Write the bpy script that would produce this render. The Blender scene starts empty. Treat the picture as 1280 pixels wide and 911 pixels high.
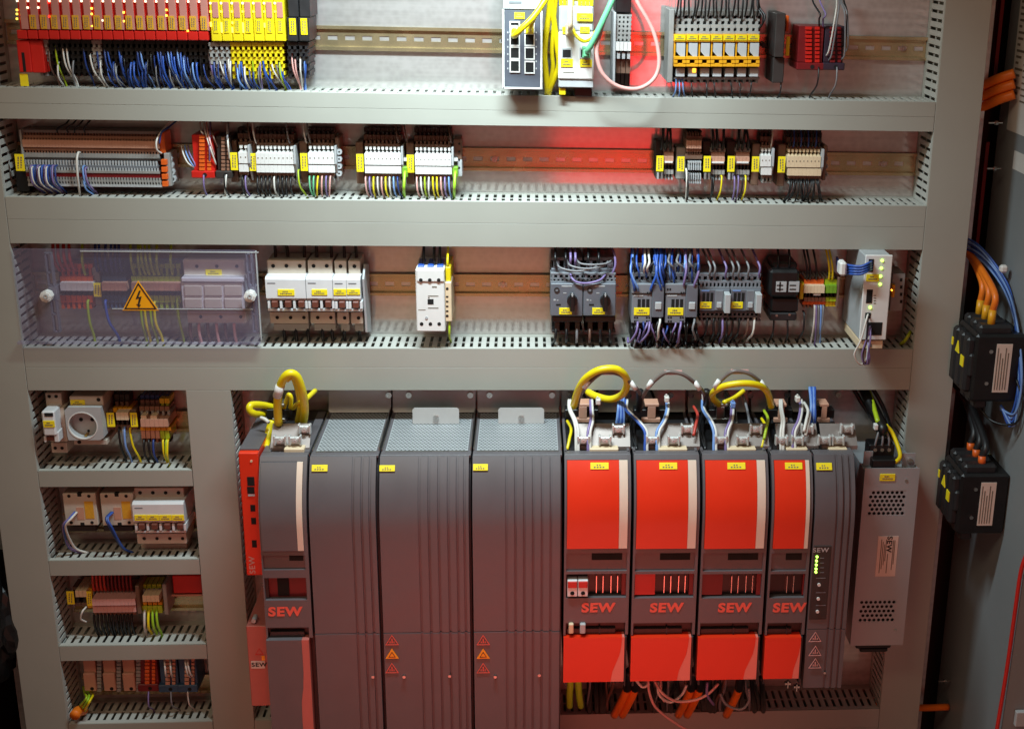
import bpy, math, random
from mathutils import Vector, Matrix
random.seed(7)
sc = bpy.context.scene
col = sc.collection
# ---------------------------------------------------------------- camera
PITCH, YAW, ROLL = math.radians(17.832), math.radians(4.525), math.radians(1.435)
CAM = Vector((0, -1.957, 1.6)); FPX, CX, CY = 1670.0, 787.45, 455.5
Fv = Vector((math.sin(YAW)*math.cos(PITCH), math.cos(YAW)*math.cos(PITCH), -math.sin(PITCH)))
Rt = Fv.cross(Vector((0, 0, 1))).normalized(); Up = Rt.cross(Fv)
cr, sr = math.cos(ROLL), math.sin(ROLL)
Rv, Uv = cr*Rt + sr*Up, -sr*Rt + cr*Up
cd = bpy.data.cameras.new('camera'); cam = bpy.data.objects.new('camera', cd); col.objects.link(cam)
cd.sensor_width = 36; cd.lens = FPX/1280*36; cd.shift_x = -(CX-640)/1280; cd.clip_start = .05; cd.clip_end = 50
M = Matrix((Rv, Uv, -Fv)).transposed().to_4x4(); M.translation = CAM; cam.matrix_world = M
sc.camera = cam
# ---------------------------------------------------------------- world and lamps
w = bpy.data.worlds.new('World'); sc.world = w; w.use_nodes = True
bg = w.node_tree.nodes['Background']; bg.inputs[0].default_value = (1.0, .78, .58, 1); bg.inputs[1].default_value = .115
def area(name, loc, target, sx, sy, power, colour, spread=180):
    l = bpy.data.lights.new(name, 'AREA'); l.shape = 'RECTANGLE'; l.size = sx; l.size_y = sy; l.energy = power; l.color = colour
    l.spread = math.radians(spread)
    o = bpy.data.objects.new(name, l); col.objects.link(o); o.location = loc
    o.rotation_euler = (Vector(target)-Vector(loc)).to_track_quat('-Z', 'Y').to_euler(); return o
area('cabinet_strip_lamp', (-.10, -.36, 1.84), (-.06, .0, 1.05), .42, .05, 7.2, (.78, .95, 1.0), 112)
area('room_ceiling_lamp', (-.85, -1.75, 2.70), (0, 0, 1.0), 1.2, .35, 11.5, (1.0, .77, .52))
RED = (1.0, .015, .02)
area('red_patch_lamp_tall', (.415, -2.4, 1.315), (.415, 0, 1.315), .159, .47, 2.3, RED)  # added unseen lamp, mirrored in the plate as the upper red patch
area('red_patch_lamp_wide', (.275, -2.4, .86), (.275, 0, .86), .39, .25, 1.0, RED)  # added unseen lamp for the red patch mirrored in the second row
area('brown_bounce', (-.19, -1.6, .62), (-.19, 0, .62), .56, .26, .32, (1.0, .52, .28))  # added lamp standing in for the brown thing mirrored in the plate
area('red_floor_bounce', (0, -1.0, -.25), (0, -.1, .6), 1.6, .9, 1.3, (1.0, .32, .24))  # added lamp in place of light off a red floor that is not built
area('red_drive_fill', (.0, -1.05, .30), (.0, -.17, .56), .85, .25, .50, (1.0, .11, .08), 56)  # added red fill, spread kept narrow so it lights the drive fronts
vs = sc.view_settings; vs.view_transform = 'Standard'; vs.look = 'None'; vs.exposure = 0; vs.gamma = 1; vs.use_curve_mapping = False
# ---------------------------------------------------------------- helpers: measuring
def at(px, py, Y=0.0):
    d = Fv + Rv*((px-CX)/FPX) - Uv*((py-CY)/FPX)
    return CAM + d*((Y-CAM.y)/d.y)
def lin(h):
    v = [int(h[i:i+2], 16)/255 for i in (0, 2, 4)]
    return tuple(x/12.92 if x <= .04045 else ((x+.055)/1.055)**2.4 for x in v)
# ---------------------------------------------------------------- materials
MATS = {}
def mat(key, hexc, rough=.45, metal=0.0, var=.10, scale=60, bump=.0, bscale=900, emit=0, trans=0, spec=.5, coat=0):
    m = bpy.data.materials.new(key); m.use_nodes = True; nt = m.node_tree; b = nt.nodes['Principled BSDF']
    c = lin(hexc)
    tc = nt.nodes.new('ShaderNodeTexCoord'); nz = nt.nodes.new('ShaderNodeTexNoise'); nz.inputs['Scale'].default_value = scale
    nz.inputs['Detail'].default_value = 5; nt.links.new(tc.outputs['Object'], nz.inputs['Vector'])
    rp = nt.nodes.new('ShaderNodeValToRGB'); rp.color_ramp.elements[0].position = .3; rp.color_ramp.elements[1].position = .7
    rp.color_ramp.elements[0].color = tuple(x*(1-var) for x in c)+(1,); rp.color_ramp.elements[1].color = tuple(min(1, x*(1+var)) for x in c)+(1,)
    nt.links.new(nz.outputs['Fac'], rp.inputs[0]); nt.links.new(rp.outputs[0], b.inputs['Base Color'])
    mr = nt.nodes.new('ShaderNodeMapRange'); mr.inputs['To Min'].default_value = max(.03, rough-.1); mr.inputs['To Max'].default_value = min(1, rough+.1)
    nt.links.new(nz.outputs['Fac'], mr.inputs[0]); nt.links.new(mr.outputs[0], b.inputs['Roughness'])
    b.inputs['Metallic'].default_value = metal; b.inputs['Specular IOR Level'].default_value = spec; b.inputs['Coat Weight'].default_value = coat
    if bump:
        n2 = nt.nodes.new('ShaderNodeTexNoise'); n2.inputs['Scale'].default_value = bscale; nt.links.new(tc.outputs['Object'], n2.inputs['Vector'])
        bp = nt.nodes.new('ShaderNodeBump'); bp.inputs['Strength'].default_value = bump; bp.inputs['Distance'].default_value = .0006
        nt.links.new(n2.outputs['Fac'], bp.inputs['Height']); nt.links.new(bp.outputs[0], b.inputs['Normal'])
    if emit:
        b.inputs['Emission Color'].default_value = c+(1,); b.inputs['Emission Strength'].default_value = emit
    if trans: b.inputs['Transmission Weight'].default_value = trans
    MATS[key] = m; return m
mat('duct', '9b9c93', .55, var=.035, scale=9, bump=.12, bscale=700)
mat('duct_light', 'b3b3ac', .5, var=.05, scale=14, bump=.1)
mat('galv', 'b8b4ae', .33, 1.0, var=.10, scale=30, bump=.05, bscale=160)
mat('grille', 'acb0b2', .42, .25, var=.04); mat('tab', 'c6c6c3', .38, .35, var=.02); mat('muted_red', 'b3655c', .4, var=.03); mat('steel', 'c4c2bd', .28, 1.0, var=.08); mat('rail', 'c4b48e', .24, .8, var=.10, scale=25); mat('zinc', '8f8580', .5, .55, var=.1, scale=40)
mat('psu_metal', 'a3a7aa', .42, .35, var=.05, scale=12, bump=.08)
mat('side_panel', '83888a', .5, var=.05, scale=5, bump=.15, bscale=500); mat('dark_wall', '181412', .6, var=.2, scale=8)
mat('black', '0d0d0e', .42, var=.2); mat('charcoal', '1d1d1f', .48, var=.15); mat('hole', '050505', .8)
mat('drive_grey', '5b575a', .42, var=.06, scale=20, bump=.22, bscale=1100); mat('drive_dark', '2b2a2d', .5, var=.1, bump=.2, bscale=1100)
mat('drive_red', 'dc3214', .33, var=.04, scale=14, bump=.1, bscale=1100); mat('drive_stripe', 'd9c6b4', .35, var=.03); mat('redlit_stripe', 'e07a6c', .35, var=.03); mat('logo_redlit', 'e2604f', .4, var=.02)  # lower stripe, logo, triangles: pale print with red light put into the colour
mat('red', 'c01f16', .38, var=.06); mat('dark_red', '6d1216', .45, var=.1); mat('orange', 'd95f1c', .42, var=.06); mat('salmon', 'bd8f78', .5, var=.06)
mat('yellow', 'd9c414', .42, var=.05); mat('tag_yellow', 'f0dc1c', .5, var=.03); mat('amber', 'd79a17', .42, var=.06); mat('label_amber', 'cf9b2a', .5, var=.1, scale=400)
mat('white', 'd9d9d6', .4, var=.03); mat('cream', 'd8c3a2', .45, var=.04); mat('breaker', 'bdb2a3', .42, var=.04); mat('breaker_white', 'd2d4d6', .36, var=.03)
mat('term_grey', '8f8f8c', .5, var=.08); mat('term_brown', '6f5647', .5, var=.1); mat('term_dark', '2e2927', .55, var=.15); mat('term_blue', '31506e', .5, var=.1); mat('term_rust', '86604c', .5, var=.1)
mat('switch_grey', '4c525c', .45, var=.06); mat('mid_grey', '70747a', .45, var=.06); mat('con_grey', '5d6169', .45, var=.08); mat('pale_grey', 'a9adaf', .45, var=.05)
mat('toggle', '6a3b2f', .4, var=.08); mat('green', '6f9d2a', .42, var=.08); mat('purple_dark', '2c2230', .5, var=.12)
mat('w_blue', '2f55a8', .4, var=.12); mat('w_dkblue', '223a78', .42, var=.12); mat('w_white', 'd0cdc6', .42, var=.05); mat('w_black', '121214', .4, var=.15); mat('w_grey', '77777a', .42, var=.1)
mat('w_yellow', 'e0cc10', .38, var=.05); mat('w_gy', '9fb81f', .4, var=.1); mat('w_orange', 'e2751a', .42, var=.06); mat('w_jumper', '6e645f', .42, var=.1); mat('w_brown', '5d4034', .45, var=.1); mat('w_pink', 'cf9b94', .42, var=.05)
mat('w_green', '64b184', .4, var=.06); mat('w_lime', '97c92a', .42, var=.05); mat('w_violet', '7d6c9c', .42, var=.08); mat('w_red', 'b23a2c', .42, var=.06); mat('w_ltblue', '6f93cc', .4, var=.08)
mat('warn_yellow', 'f0a514', .4, var=.03); mat('print', '23201e', .6, var=.1); mat('print_soft', '6d675c', .6, var=.1); mat('paper', 'd0cfca', .6, var=.02); mat('sticker', 'd3c2b6', .55, var=.05); mat('window_pink', 'b77d73', .3, var=.06)
mat('led_yellow', 'ffd84a', .4, emit=2.6); mat('led_orange', 'ff9a2a', .4, emit=5); mat('led_red', 'ff2a1a', .4, emit=4); mat('led_green', 'b8ff5a', .4, emit=4); mat('led_white', 'fff1c8', .4, emit=2.2)
mat('brass', 'c8a25a', .3, 1.0)
# galvanised sheet: horizontal rolling streaks, two lobes
def galv_sheet():
    m = MATS['sheet'] = bpy.data.materials.new('sheet'); m.use_nodes = True; nt = m.node_tree; b = nt.nodes['Principled BSDF']
    tc = nt.nodes.new('ShaderNodeTexCoord'); mp = nt.nodes.new('ShaderNodeMapping'); mp.inputs['Scale'].default_value = (1.2, 1, 26)
    nz = nt.nodes.new('ShaderNodeTexNoise'); nz.inputs['Scale'].default_value = 3.0; nz.inputs['Detail'].default_value = 6
    nt.links.new(tc.outputs['Object'], mp.inputs[0]); nt.links.new(mp.outputs[0], nz.inputs['Vector'])
    sp = nt.nodes.new('ShaderNodeTexVoronoi'); sp.inputs['Scale'].default_value = 110; nt.links.new(tc.outputs['Object'], sp.inputs['Vector'])
    mx = nt.nodes.new('ShaderNodeMath'); mx.operation = 'MULTIPLY_ADD'; mx.inputs[1].default_value = .25; nt.links.new(sp.outputs['Distance'], mx.inputs[0]); nt.links.new(nz.outputs['Fac'], mx.inputs[2])
    rp = nt.nodes.new('ShaderNodeValToRGB'); rp.color_ramp.elements[0].position = .35; rp.color_ramp.elements[1].position = .8
    rp.color_ramp.elements[0].color = (.43, .42, .40, 1); rp.color_ramp.elements[1].color = (.62, .61, .59, 1)
    nt.links.new(mx.outputs[0], rp.inputs[0]); nt.links.new(rp.outputs[0], b.inputs['Base Color'])
    b.inputs['Metallic'].default_value = .45; b.inputs['Roughness'].default_value = .38
    g = nt.nodes.new('ShaderNodeBsdfGlossy'); g.inputs['Roughness'].default_value = .10; g.inputs['Color'].default_value = (.6, .56, .53, 1)
    mi = nt.nodes.new('ShaderNodeMixShader'); mi.inputs[0].default_value = .3
    out = nt.nodes['Material Output']; nt.links.new(b.outputs[0], mi.inputs[1]); nt.links.new(g.outputs[0], mi.inputs[2]); nt.links.new(mi.outputs[0], out.inputs[0])
galv_sheet()
def plexi():
    m = MATS['plexi'] = bpy.data.materials.new('plexi'); m.use_nodes = True; nt = m.node_tree; nt.nodes.remove(nt.nodes['Principled BSDF'])
    t = nt.nodes.new('ShaderNodeBsdfTransparent'); t.inputs[0].default_value = (.93, .915, .955, 1)
    g = nt.nodes.new('ShaderNodeBsdfGlossy'); g.inputs['Roughness'].default_value = .06
    d = nt.nodes.new('ShaderNodeBsdfDiffuse'); d.inputs[0].default_value = (.55, .5, .72, 1)  # violet diffuse paints in the haze reflected on the sheet
    
    m1 = nt.nodes.new('ShaderNodeMixShader'); m1.inputs[0].default_value = .085; nt.links.new(t.outputs[0], m1.inputs[1]); nt.links.new(d.outputs[0], m1.inputs[2])
    m2 = nt.nodes.new('ShaderNodeMixShader'); m2.inputs[0].default_value = .045; nt.links.new(m1.outputs[0], m2.inputs[1]); nt.links.new(g.outputs[0], m2.inputs[2])
    nt.links.new(m2.outputs[0], nt.nodes['Material Output'].inputs[0])
plexi()
# ---------------------------------------------------------------- helpers: shapes, each returns (verts, faces)
def BW(X0, X1, Y0, Y1, Z0, Z1, b=0.0):
    if X0 > X1: X0, X1 = X1, X0
    if Z0 > Z1: Z0, Z1 = Z1, Z0
    if Y0 > Y1: Y0, Y1 = Y1, Y0
    b = min(b, (X1-X0)*.3, (Y1-Y0)*.3, (Z1-Z0)*.3)
    if b <= 0:
        v = [(x, y, z) for x in (X0, X1) for y in (Y0, Y1) for z in (Z0, Z1)]
        return v, [(0, 1, 3, 2), (4, 6, 7, 5), (0, 4, 5, 1), (2, 3, 7, 6), (0, 2, 6, 4), (1, 5, 7, 3)]
    v = []; idx = {}
    L = ((X0, X1), (Y0, Y1), (Z0, Z1))
    for i in (0, 1):
        for j in (0, 1):
            for k in (0, 1):
                s = (i, j, k)
                for a in range(3):
                    p = [L[q][s[q]] + (0 if q == a else (b if s[q] == 0 else -b)) for q in range(3)]
                    idx[(i, j, k, a)] = len(v); v.append(tuple(p))
    f = []
    for a in range(3):
        u, t = [q for q in range(3) if q != a]
        for s in (0, 1):
            loop = []
            for (cu, ct) in ((0, 0), (1, 0), (1, 1), (0, 1)):
                c = [0, 0, 0]; c[a] = s; c[u] = cu; c[t] = ct; loop.append(idx[(c[0], c[1], c[2], a)])
            f.append(tuple(loop))
    for a in range(3):                      # edges parallel to axis a
        u, t = [q for q in range(3) if q != a]
        for cu in (0, 1):
            for ct in (0, 1):
                c0 = [0, 0, 0]; c0[u] = cu; c0[t] = ct; c1 = list(c0); c1[a] = 1
                f.append((idx[(*c0, u)], idx[(*c1, u)], idx[(*c1, t)], idx[(*c0, t)]))
    for i in (0, 1):
        for j in (0, 1):
            for k in (0, 1): f.append((idx[(i, j, k, 0)], idx[(i, j, k, 1)], idx[(i, j, k, 2)]))
    return v, f
def rect(x0, y0, x1, y1, Y):
    xm, ym = (x0+x1)/2, (y0+y1)/2
    return at(x0, ym, Y).x, at(x1, ym, Y).x, at(xm, y1, Y).z, at(xm, y0, Y).z
def B(x0, y0, x1, y1, Yf, Yb, b=.0007):
    X0, X1, Z0, Z1 = rect(x0, y0, x1, y1, Yf); return BW(X0, X1, Yf, Yb, Z0, Z1, b)
def PR(poly, a0, a1, axis='X'):
    """prism: poly is (Y,Z) for axis X, (X,Z) for axis Y, (X,Y) for axis Z"""
    n = len(poly); v = []
    for a in (a0, a1):
        for p, q in poly: v.append({'X': (a, p, q), 'Y': (p, a, q), 'Z': (p, q, a)}[axis])
    f = [tuple(range(n)), tuple(range(2*n-1, n-1, -1))] + [(i, (i+1) % n, n+(i+1) % n, n+i) for i in range(n)]
    return v, f
def CW(c, r, Y0, Y1, n=12):
    return PR([(c[0]+r*math.cos(2*math.pi*i/n), c[2]+r*math.sin(2*math.pi*i/n)) for i in range(n)], Y0, Y1, 'Y')
def C(px, py, rmm, Yf, Yb, n=12): return CW(at(px, py, Yf), rmm/1000, Yf, Yb, n)
def RINGY(c, r0, r1, Y0, Y1, n=24):
    v = []; f = []
    for Y in (Y0, Y1):
        for r in (r0, r1):
            for i in range(n): v.append((c[0]+r*math.cos(2*math.pi*i/n), Y, c[2]+r*math.sin(2*math.pi*i/n)))
    for i in range(n):
        j = (i+1) % n
        f += [(i, j, n+j, n+i), (2*n+i, 2*n+j, 3*n+j, 3*n+i), (i, j, 2*n+j, 2*n+i), (n+i, n+j, 3*n+j, 3*n+i)]
    return v, f
def TRI(px, py, hpx, Y, t, grow=1.0):
    c = at(px, py, Y); s = (at(px, py, Y).z-at(px, py+hpx, Y).z)*grow
    o = [(c.x, c.z+s*.62), (c.x-s*.58, c.z-s*.38), (c.x+s*.58, c.z-s*.38)]
    return PR(o, Y, Y+t, 'Y')
def TRIRING(px, py, hpx, Y, t, wd=.16):
    c = at(px, py, Y); s = (at(px, py, Y).z-at(px, py+hpx, Y).z)
    o = [(c.x, c.z+s*.62), (c.x-s*.58, c.z-s*.38), (c.x+s*.58, c.z-s*.38)]; g = (c.x, c.z-s*.05)
    k = [(g[0]+(x-g[0])*(1-3*wd), g[1]+(z-g[1])*(1-3*wd)) for x, z in o]
    v = [(x, Y, z) for x, z in o+k] + [(x, Y+t, z) for x, z in o+k]; f = []
    for i in range(3):
        j = (i+1) % 3; f += [(i, j, 3+j, 3+i), (6+i, 6+j, 9+j, 9+i), (i, j, 6+j, 6+i), (3+i, 3+j, 9+j, 9+i)]
    return v, f
def TUBE(pts, r, n=7, sub=6):
    P = [Vector(p) for p in pts]
    if len(P) > 2:
        Q = []; E = [P[0]*2-P[1]]+P+[P[-1]*2-P[-2]]
        for i in range(1, len(E)-2):
            for s in range(sub):
                t = s/sub; a, b, c, d = E[i-1], E[i], E[i+1], E[i+2]
                Q.append(.5*((2*b)+(c-a)*t+(2*a-5*b+4*c-d)*t*t+(3*b-a-3*c+d)*t*t*t))
        Q.append(P[-1]); P = Q
    v = []; f = []; up = None
    for i, p in enumerate(P):
        d = (P[min(i+1, len(P)-1)]-P[max(i-1, 0)]).normalized()
        if up is None: up = d.orthogonal().normalized()
        up = (up-d*up.dot(d)); up = up.normalized() if up.length > 1e-6 else d.orthogonal().normalized()
        q = d.cross(up)
        for k in range(n):
            a = 2*math.pi*k/n; v.append(tuple(p+(up*math.cos(a)+q*math.sin(a))*r))
    for i in range(len(P)-1):
        for k in range(n): f.append((i*n+k, i*n+(k+1) % n, (i+1)*n+(k+1) % n, (i+1)*n+k))
    f += [tuple(range(n)), tuple(range(len(v)-n, len(v)))]
    return v, f
def PERF(a0, a1, b0, b1, c, pitch, r, plane='XY', n=8):
    """sheet with staggered round holes, in plane XY (z=c) or XZ (y=c)"""
    v = []; f = []; rows = max(1, int((b1-b0)/pitch)); pb = (b1-b0)/rows; cols = max(1, int((a1-a0)/pitch)); pa = (a1-a0)/cols
    put = (lambda x, y: v.append((x, y, c))) if plane == 'XY' else (lambda x, y: v.append((x, c, y)))
    def quad(x0, x1, y0, y1):
        i = len(v); [put(*p) for p in ((x0, y0), (x1, y0), (x1, y1), (x0, y1))]; f.append((i, i+1, i+2, i+3))
    for j in range(rows):
        y0 = b0+j*pb; st = j % 2
        if st: quad(a0, a0+pa/2, y0, y0+pb); quad(a1-pa/2, a1, y0, y0+pb)
        for i in range(cols-st):
            x0 = a0+i*pa+st*pa/2; i0 = len(v); cx, cy = x0+pa/2, y0+pb/2
            for (sx, sy) in ((1, 0), (1, 1), (0, 1), (-1, 1), (-1, 0), (-1, -1), (0, -1), (1, -1)): put(cx+sx*pa/2, cy+sy*pb/2)
            for k in range(8): put(cx+r*math.cos(math.pi*k/4), cy+r*math.sin(math.pi*k/4))
            for k in range(8): f.append((i0+k, i0+(k+1) % 8, i0+8+(k+1) % 8, i0+8+k))
    return v, f
def TEETH(x0, y0, x1, y1, Yf, Yb, n, fill, b=0):
    X0, X1, Z0, Z1 = rect(x0, y0, x1, y1, Yf); p = (X1-X0)/n
    return [BW(X0+i*p+p*(1-fill)/2, X0+(i+1)*p-p*(1-fill)/2, Yf, Yb, Z0, Z1, b) for i in range(n)]
# ---------------------------------------------------------------- helpers: objects
def mesh_of(name, shapes, origin, m, smooth=False):
    v = []; f = []
    for s in shapes:
        o = len(v); v += [(a-origin[0], b-origin[1], c-origin[2]) for a, b, c in s[0]]; f += [tuple(i+o for i in q) for q in s[1]]
    me = bpy.data.meshes.new(name); me.from_pydata(v, [], f); me.update()
    import bmesh
    bm = bmesh.new(); bm.from_mesh(me); bmesh.ops.recalc_face_normals(bm, faces=bm.faces); bm.to_mesh(me); bm.free()
    if smooth:
        me.polygons.foreach_set('use_smooth', [True]*len(me.polygons))
        if smooth != True: me.set_sharp_from_angle(angle=math.radians(smooth))
    me.materials.append(MATS[m]); return me
def flat(shapes):
    out = []
    for s in shapes:
        if isinstance(s, list): out += flat(s)
        else: out.append(s)
    return out
EACH = {'screw_hole', 'socket', 'notch', 'earth_spring', 'terminal_ledge', 'pin', 'pin_hole', 'slot', 'lower_lug', 'front_lobe', 'top_lobe', 'vent_slot', 'side_lug', 'lug', 'coil_top', 'orange_block', 'side_sheet', 'terminal_screw', 'clamp_hole'}
STUFF = []
class T:
    """a thing: an Empty at its base with its parts as children"""
    def __init__(self, name, label, cat, loc, group=None, kind=None):
        self.o = bpy.data.objects.new(name, None); col.objects.link(self.o); self.o.location = loc; self.loc = tuple(loc); self.o.empty_display_size = .01
        if kind: self.o['kind'] = kind
        else:
            self.o['label'] = label; self.o['category'] = cat
            if group: self.o['group'] = group
    def p(self, name, m, *shapes, parent=None, smooth=False, label=None, kind=None):
        if name in EACH and len(flat(shapes)) > 1:
            for s in flat(shapes): o = self.p(name, m, s, parent=parent, smooth=smooth)
            return o
        o = bpy.data.objects.new(name, mesh_of(name, flat(shapes), self.loc, m, smooth or 24)); col.objects.link(o)
        o.parent = parent or self.o
        if label: o['label'] = label
        if kind: o['kind'] = kind
        return o
    def tag(self, x0, y0, x1, y1, Y, m='tag_yellow', lines=2, vert=False, parent=None):
        t = self.p('label_tag', m, B(x0, y0, x1, y1, Y-.0012, Y+.0005, .0002), parent=parent)
        if parent is None:
            w, h = x1-x0, y1-y0; s = []
            for i in range(lines):
                k = (i+1)/(lines+1)
                if vert:
                    a = x0+w*k; yy = y0+h*.15
                    while yy < y0+h*.8: e = yy+h*random.uniform(.06, .14); s.append(B(a-w*.07, yy, a+w*.07, e, Y-.0016, Y-.0010, 0)); yy = e+h*.05
                else:
                    a = y0+h*k; xx = x0+w*(.30 if i == 0 else .16); end = x0+w*(.6 if i == 0 else .84)
                    while xx < end: e = xx+w*random.uniform(.05, .11); s.append(B(xx, a-h*.08, min(e, end), a+h*.08, Y-.0016, Y-.0010, 0)); xx = e+w*.03
            self.p('print', 'print_soft', s, parent=t)
        return t
    def dup(self, dx, dy=0, dz=0, label=None):
        r = self.o.copy(); col.objects.link(r); r.location = (self.loc[0]+dx, self.loc[1]+dy, self.loc[2]+dz)
        if label: r['label'] = label
        for ch in self.o.children:
            c = ch.copy(); col.objects.link(c); c.parent = r
            for g in ch.children:
                d = g.copy(); col.objects.link(d); d.parent = c
        return r
def TH(name, label, cat, px, py, Yf, group=None, Yb=.0725): 
    a = at(px, py, Yf); return T(name, label, cat, (a.x, Yb, a.z), group)
JOIN = ('dense', 'relay feed', 'tangle', 'pinkout', 'pink feed', 'cont loop', 'nine black', 'cover blue', 'between black', 'strip top', 'feed3', 'black low')
def WIRE(pts, r, m, label, group, name='wire', cat='wire', n=6):
    if group and group.startswith(JOIN): STUFF.append((TUBE(pts, r, n), m)); return
    if name == 'wire':
        if m in ('w_gy', 'w_lime'): name, cat = 'earth_wire', 'earth wire'
        elif r >= .0022: name, cat = 'power_core', 'cable core'
    o0 = Vector(pts[0]); o = bpy.data.objects.new(name, mesh_of(name, [TUBE(pts, r, n)], o0, m, True)); col.objects.link(o); o.location = o0
    o['label'] = label; o['category'] = cat
    if group: o['group'] = group
    return o
def PX(*pts): return [at(*p) for p in pts]
def TEXT(t, s, px, py, hpx, Y, m, parent=None, rot=0, bold=.0, shear=0, name='logo'):
    cu = bpy.data.curves.new('txt', 'FONT'); cu.body = s; cu.align_x = 'CENTER'; cu.align_y = 'CENTER'; cu.size = 1; cu.offset = bold; cu.shear = shear; cu.space_character = 1.14
    tmp = bpy.data.objects.new('txt', cu); me0 = bpy.data.meshes.new_from_object(tmp)
    c = at(px, py, Y); k = (at(px, py-hpx/2, Y).z-at(px, py+hpx/2, Y).z)/.72; ca, sa = math.cos(rot), math.sin(rot)
    vv = []
    for v in me0.vertices:
        x, y = v.co.x*k*1.12, v.co.y*k; vv.append((c.x+x*ca-y*sa, Y, c.z+x*sa+y*ca))
    ff = [tuple(p.vertices) for p in me0.polygons]
    bpy.data.objects.remove(tmp); bpy.data.curves.remove(cu); bpy.data.meshes.remove(me0)
    return t.p(name, m, (vv, ff), parent=parent)
# ================================================================ the setting: plate, cabinet walls
PLY = .08                                            # face of the mounting plate
LX0, LX1, RX0, RX1, MX0, MX1 = -.8184, -.7515, .5985, .6672, -.5193, -.4527
D1 = (1.3316, 1.3751); D2 = (1.1522, 1.2202); D3 = (.9268, .9937)
zz = lambda px, py: at(px, py, 0).z
S1 = (zz(145, 608), zz(145, 588)); S2 = (zz(155, 718.5), zz(155, 699.5)); S3 = (zz(165, 824.5), zz(165, 806)); D5 = (.26, zz(700, 893))
st = T('mounting_plate', '', '', (0, PLY, .2), kind='structure')
st.p('plate_sheet', 'sheet', BW(-.86, .70, PLY, PLY+.003, .15, 2.0))
st = T('cabinet_wall', '', '', (.735, 0, .1), kind='structure')
st.p('side_wall', 'side_panel', BW(.742, .745, -.45, .13, .1, 2.1))
st.p('wall_edge', 'dark_red', BW(.722, .7275, .12, .135, 1.10, 1.30), BW(.722, .7275, .12, .135, 1.36, 1.52))
st = T('cabinet_back', '', '', (0, .3, .1), kind='structure')
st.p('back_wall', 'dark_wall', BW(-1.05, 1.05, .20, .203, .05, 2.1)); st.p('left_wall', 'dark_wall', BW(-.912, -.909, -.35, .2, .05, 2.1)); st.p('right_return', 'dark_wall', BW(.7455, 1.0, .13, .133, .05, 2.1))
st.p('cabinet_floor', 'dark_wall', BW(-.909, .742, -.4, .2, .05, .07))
# ---------------------------------------------------------------- wiring ducts
FP = .0125
def finger_mesh(sx, sy, sz): return mesh_of('finger', [BW(-sx/2, sx/2, -sy/2, sy/2, -sz/2, sz/2, .0004)], (0, 0, 0), 'duct_light')
FH = finger_mesh(.0080, .058, .0018); FV = finger_mesh(.0018, .058, .0080)
def finger(t, me, x, y, z):
    o = bpy.data.objects.new('finger', me); col.objects.link(o); o.parent = t.o; o.location = (x-t.loc[0], y-t.loc[1], z-t.loc[2])
def hduct(label, X0, X1, Z, seam=.5):
    t = T('wiring_duct', label, 'cable duct', ((X0+X1)/2, PLY, Z[0])); h = Z[1]-Z[0]; zs = Z[0]+h*seam; e = .0006
    t.p('cover', 'duct', BW(X0+e, X1-e, 0, .0025, Z[0], zs-.0002, .0003), BW(X0+e, X1-e, 0, .0025, zs+.0002, Z[1], .0003), BW(X0+e, X1-e, .0006, .003, Z[0]+.001, Z[1]-.001))
    t.p('cover_lip', 'duct_light', BW(X0+e, X1-e, .003, .0095, Z[1]-.0016, Z[1], .0004), BW(X0+e, X1-e, .003, .0095, Z[0], Z[0]+.0016, .0004))
    t.p('base', 'duct', BW(X0+e, X1-e, .0775, .0799, Z[0]+.001, Z[1]-.001), BW(X0+e, X1-e, .066, .0774, Z[1]-.0024, Z[1]-.0006), BW(X0+e, X1-e, .010, .0774, Z[0]+.0006, Z[0]+.0024))
    t.p('score_bar', 'duct_light', BW(X0+e, X1-e, .037, .0395, Z[1]-.0030, Z[1]-.0012), BW(X0+e, X1-e, .0096, .0125, Z[1]-.0034, Z[1]-.0012))
    n = int((X1-X0)/FP); off = ((X1-X0)-n*FP)/2+FP/2
    for i in range(n): finger(t, FH, X0+off+i*FP, .0385, Z[1]-.0018-random.uniform(0, .0004))
    return t
def vduct(label, X0, X1, Z, side):
    t = T('wiring_duct', label, 'cable duct', ((X0+X1)/2, PLY, Z[0]))
    t.p('cover', 'duct', BW(X0, X1, 0, .003, Z[0], Z[1], .0006))
    xs = X1-.0016 if side > 0 else X0; xo = X0 if side > 0 else X1-.0016
    t.p('cover_lip', 'duct_light', BW(xs, xs+.0016, .003, .0095, Z[0], Z[1], .0004))
    t.p('base', 'duct', BW(X0+.001, X1-.001, .0775, .0799, Z[0], Z[1]), BW(xo, xo+.0016, .0032, .077, Z[0], Z[1]), BW(xs+.0001, xs+.0015, .066, .0774, Z[0], Z[1]))
    t.p('score_bar', 'duct_light', BW(xs+(-.0010 if side > 0 else .0012), xs+(.0004 if side > 0 else .0026), .037, .0395, Z[0], Z[1]))
    n = int((Z[1]-Z[0])/FP)
    for i in range(n): finger(t, FV, xs+.0008, .0385, Z[0]+FP*(i+.5))
    return t
vduct('tall grey slotted cable duct beside the clear warning cover', LX0, LX1, (.24, 1.62), 1)
vduct('tall grey slotted cable duct between terminal rows and dark cabinet wall', RX0, RX1, (.24, 1.62), -1)
vduct('short vertical grey cable duct between socket outlet cells and servo drives', MX0, MX1, (.26, D3[0]), 1)
hduct('horizontal grey cable duct under the red and yellow I/O modules', LX1, RX0, D1)
hduct('horizontal grey cable duct above the clear warning cover', LX1, RX0, D2, .52)
hduct('horizontal grey cable duct above the servo drives, yellow cable loops before it', LX1, RX0, D3, .54)
hduct('small grey cable duct beneath the socket outlet', LX1, MX0, S1, .98)
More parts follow.
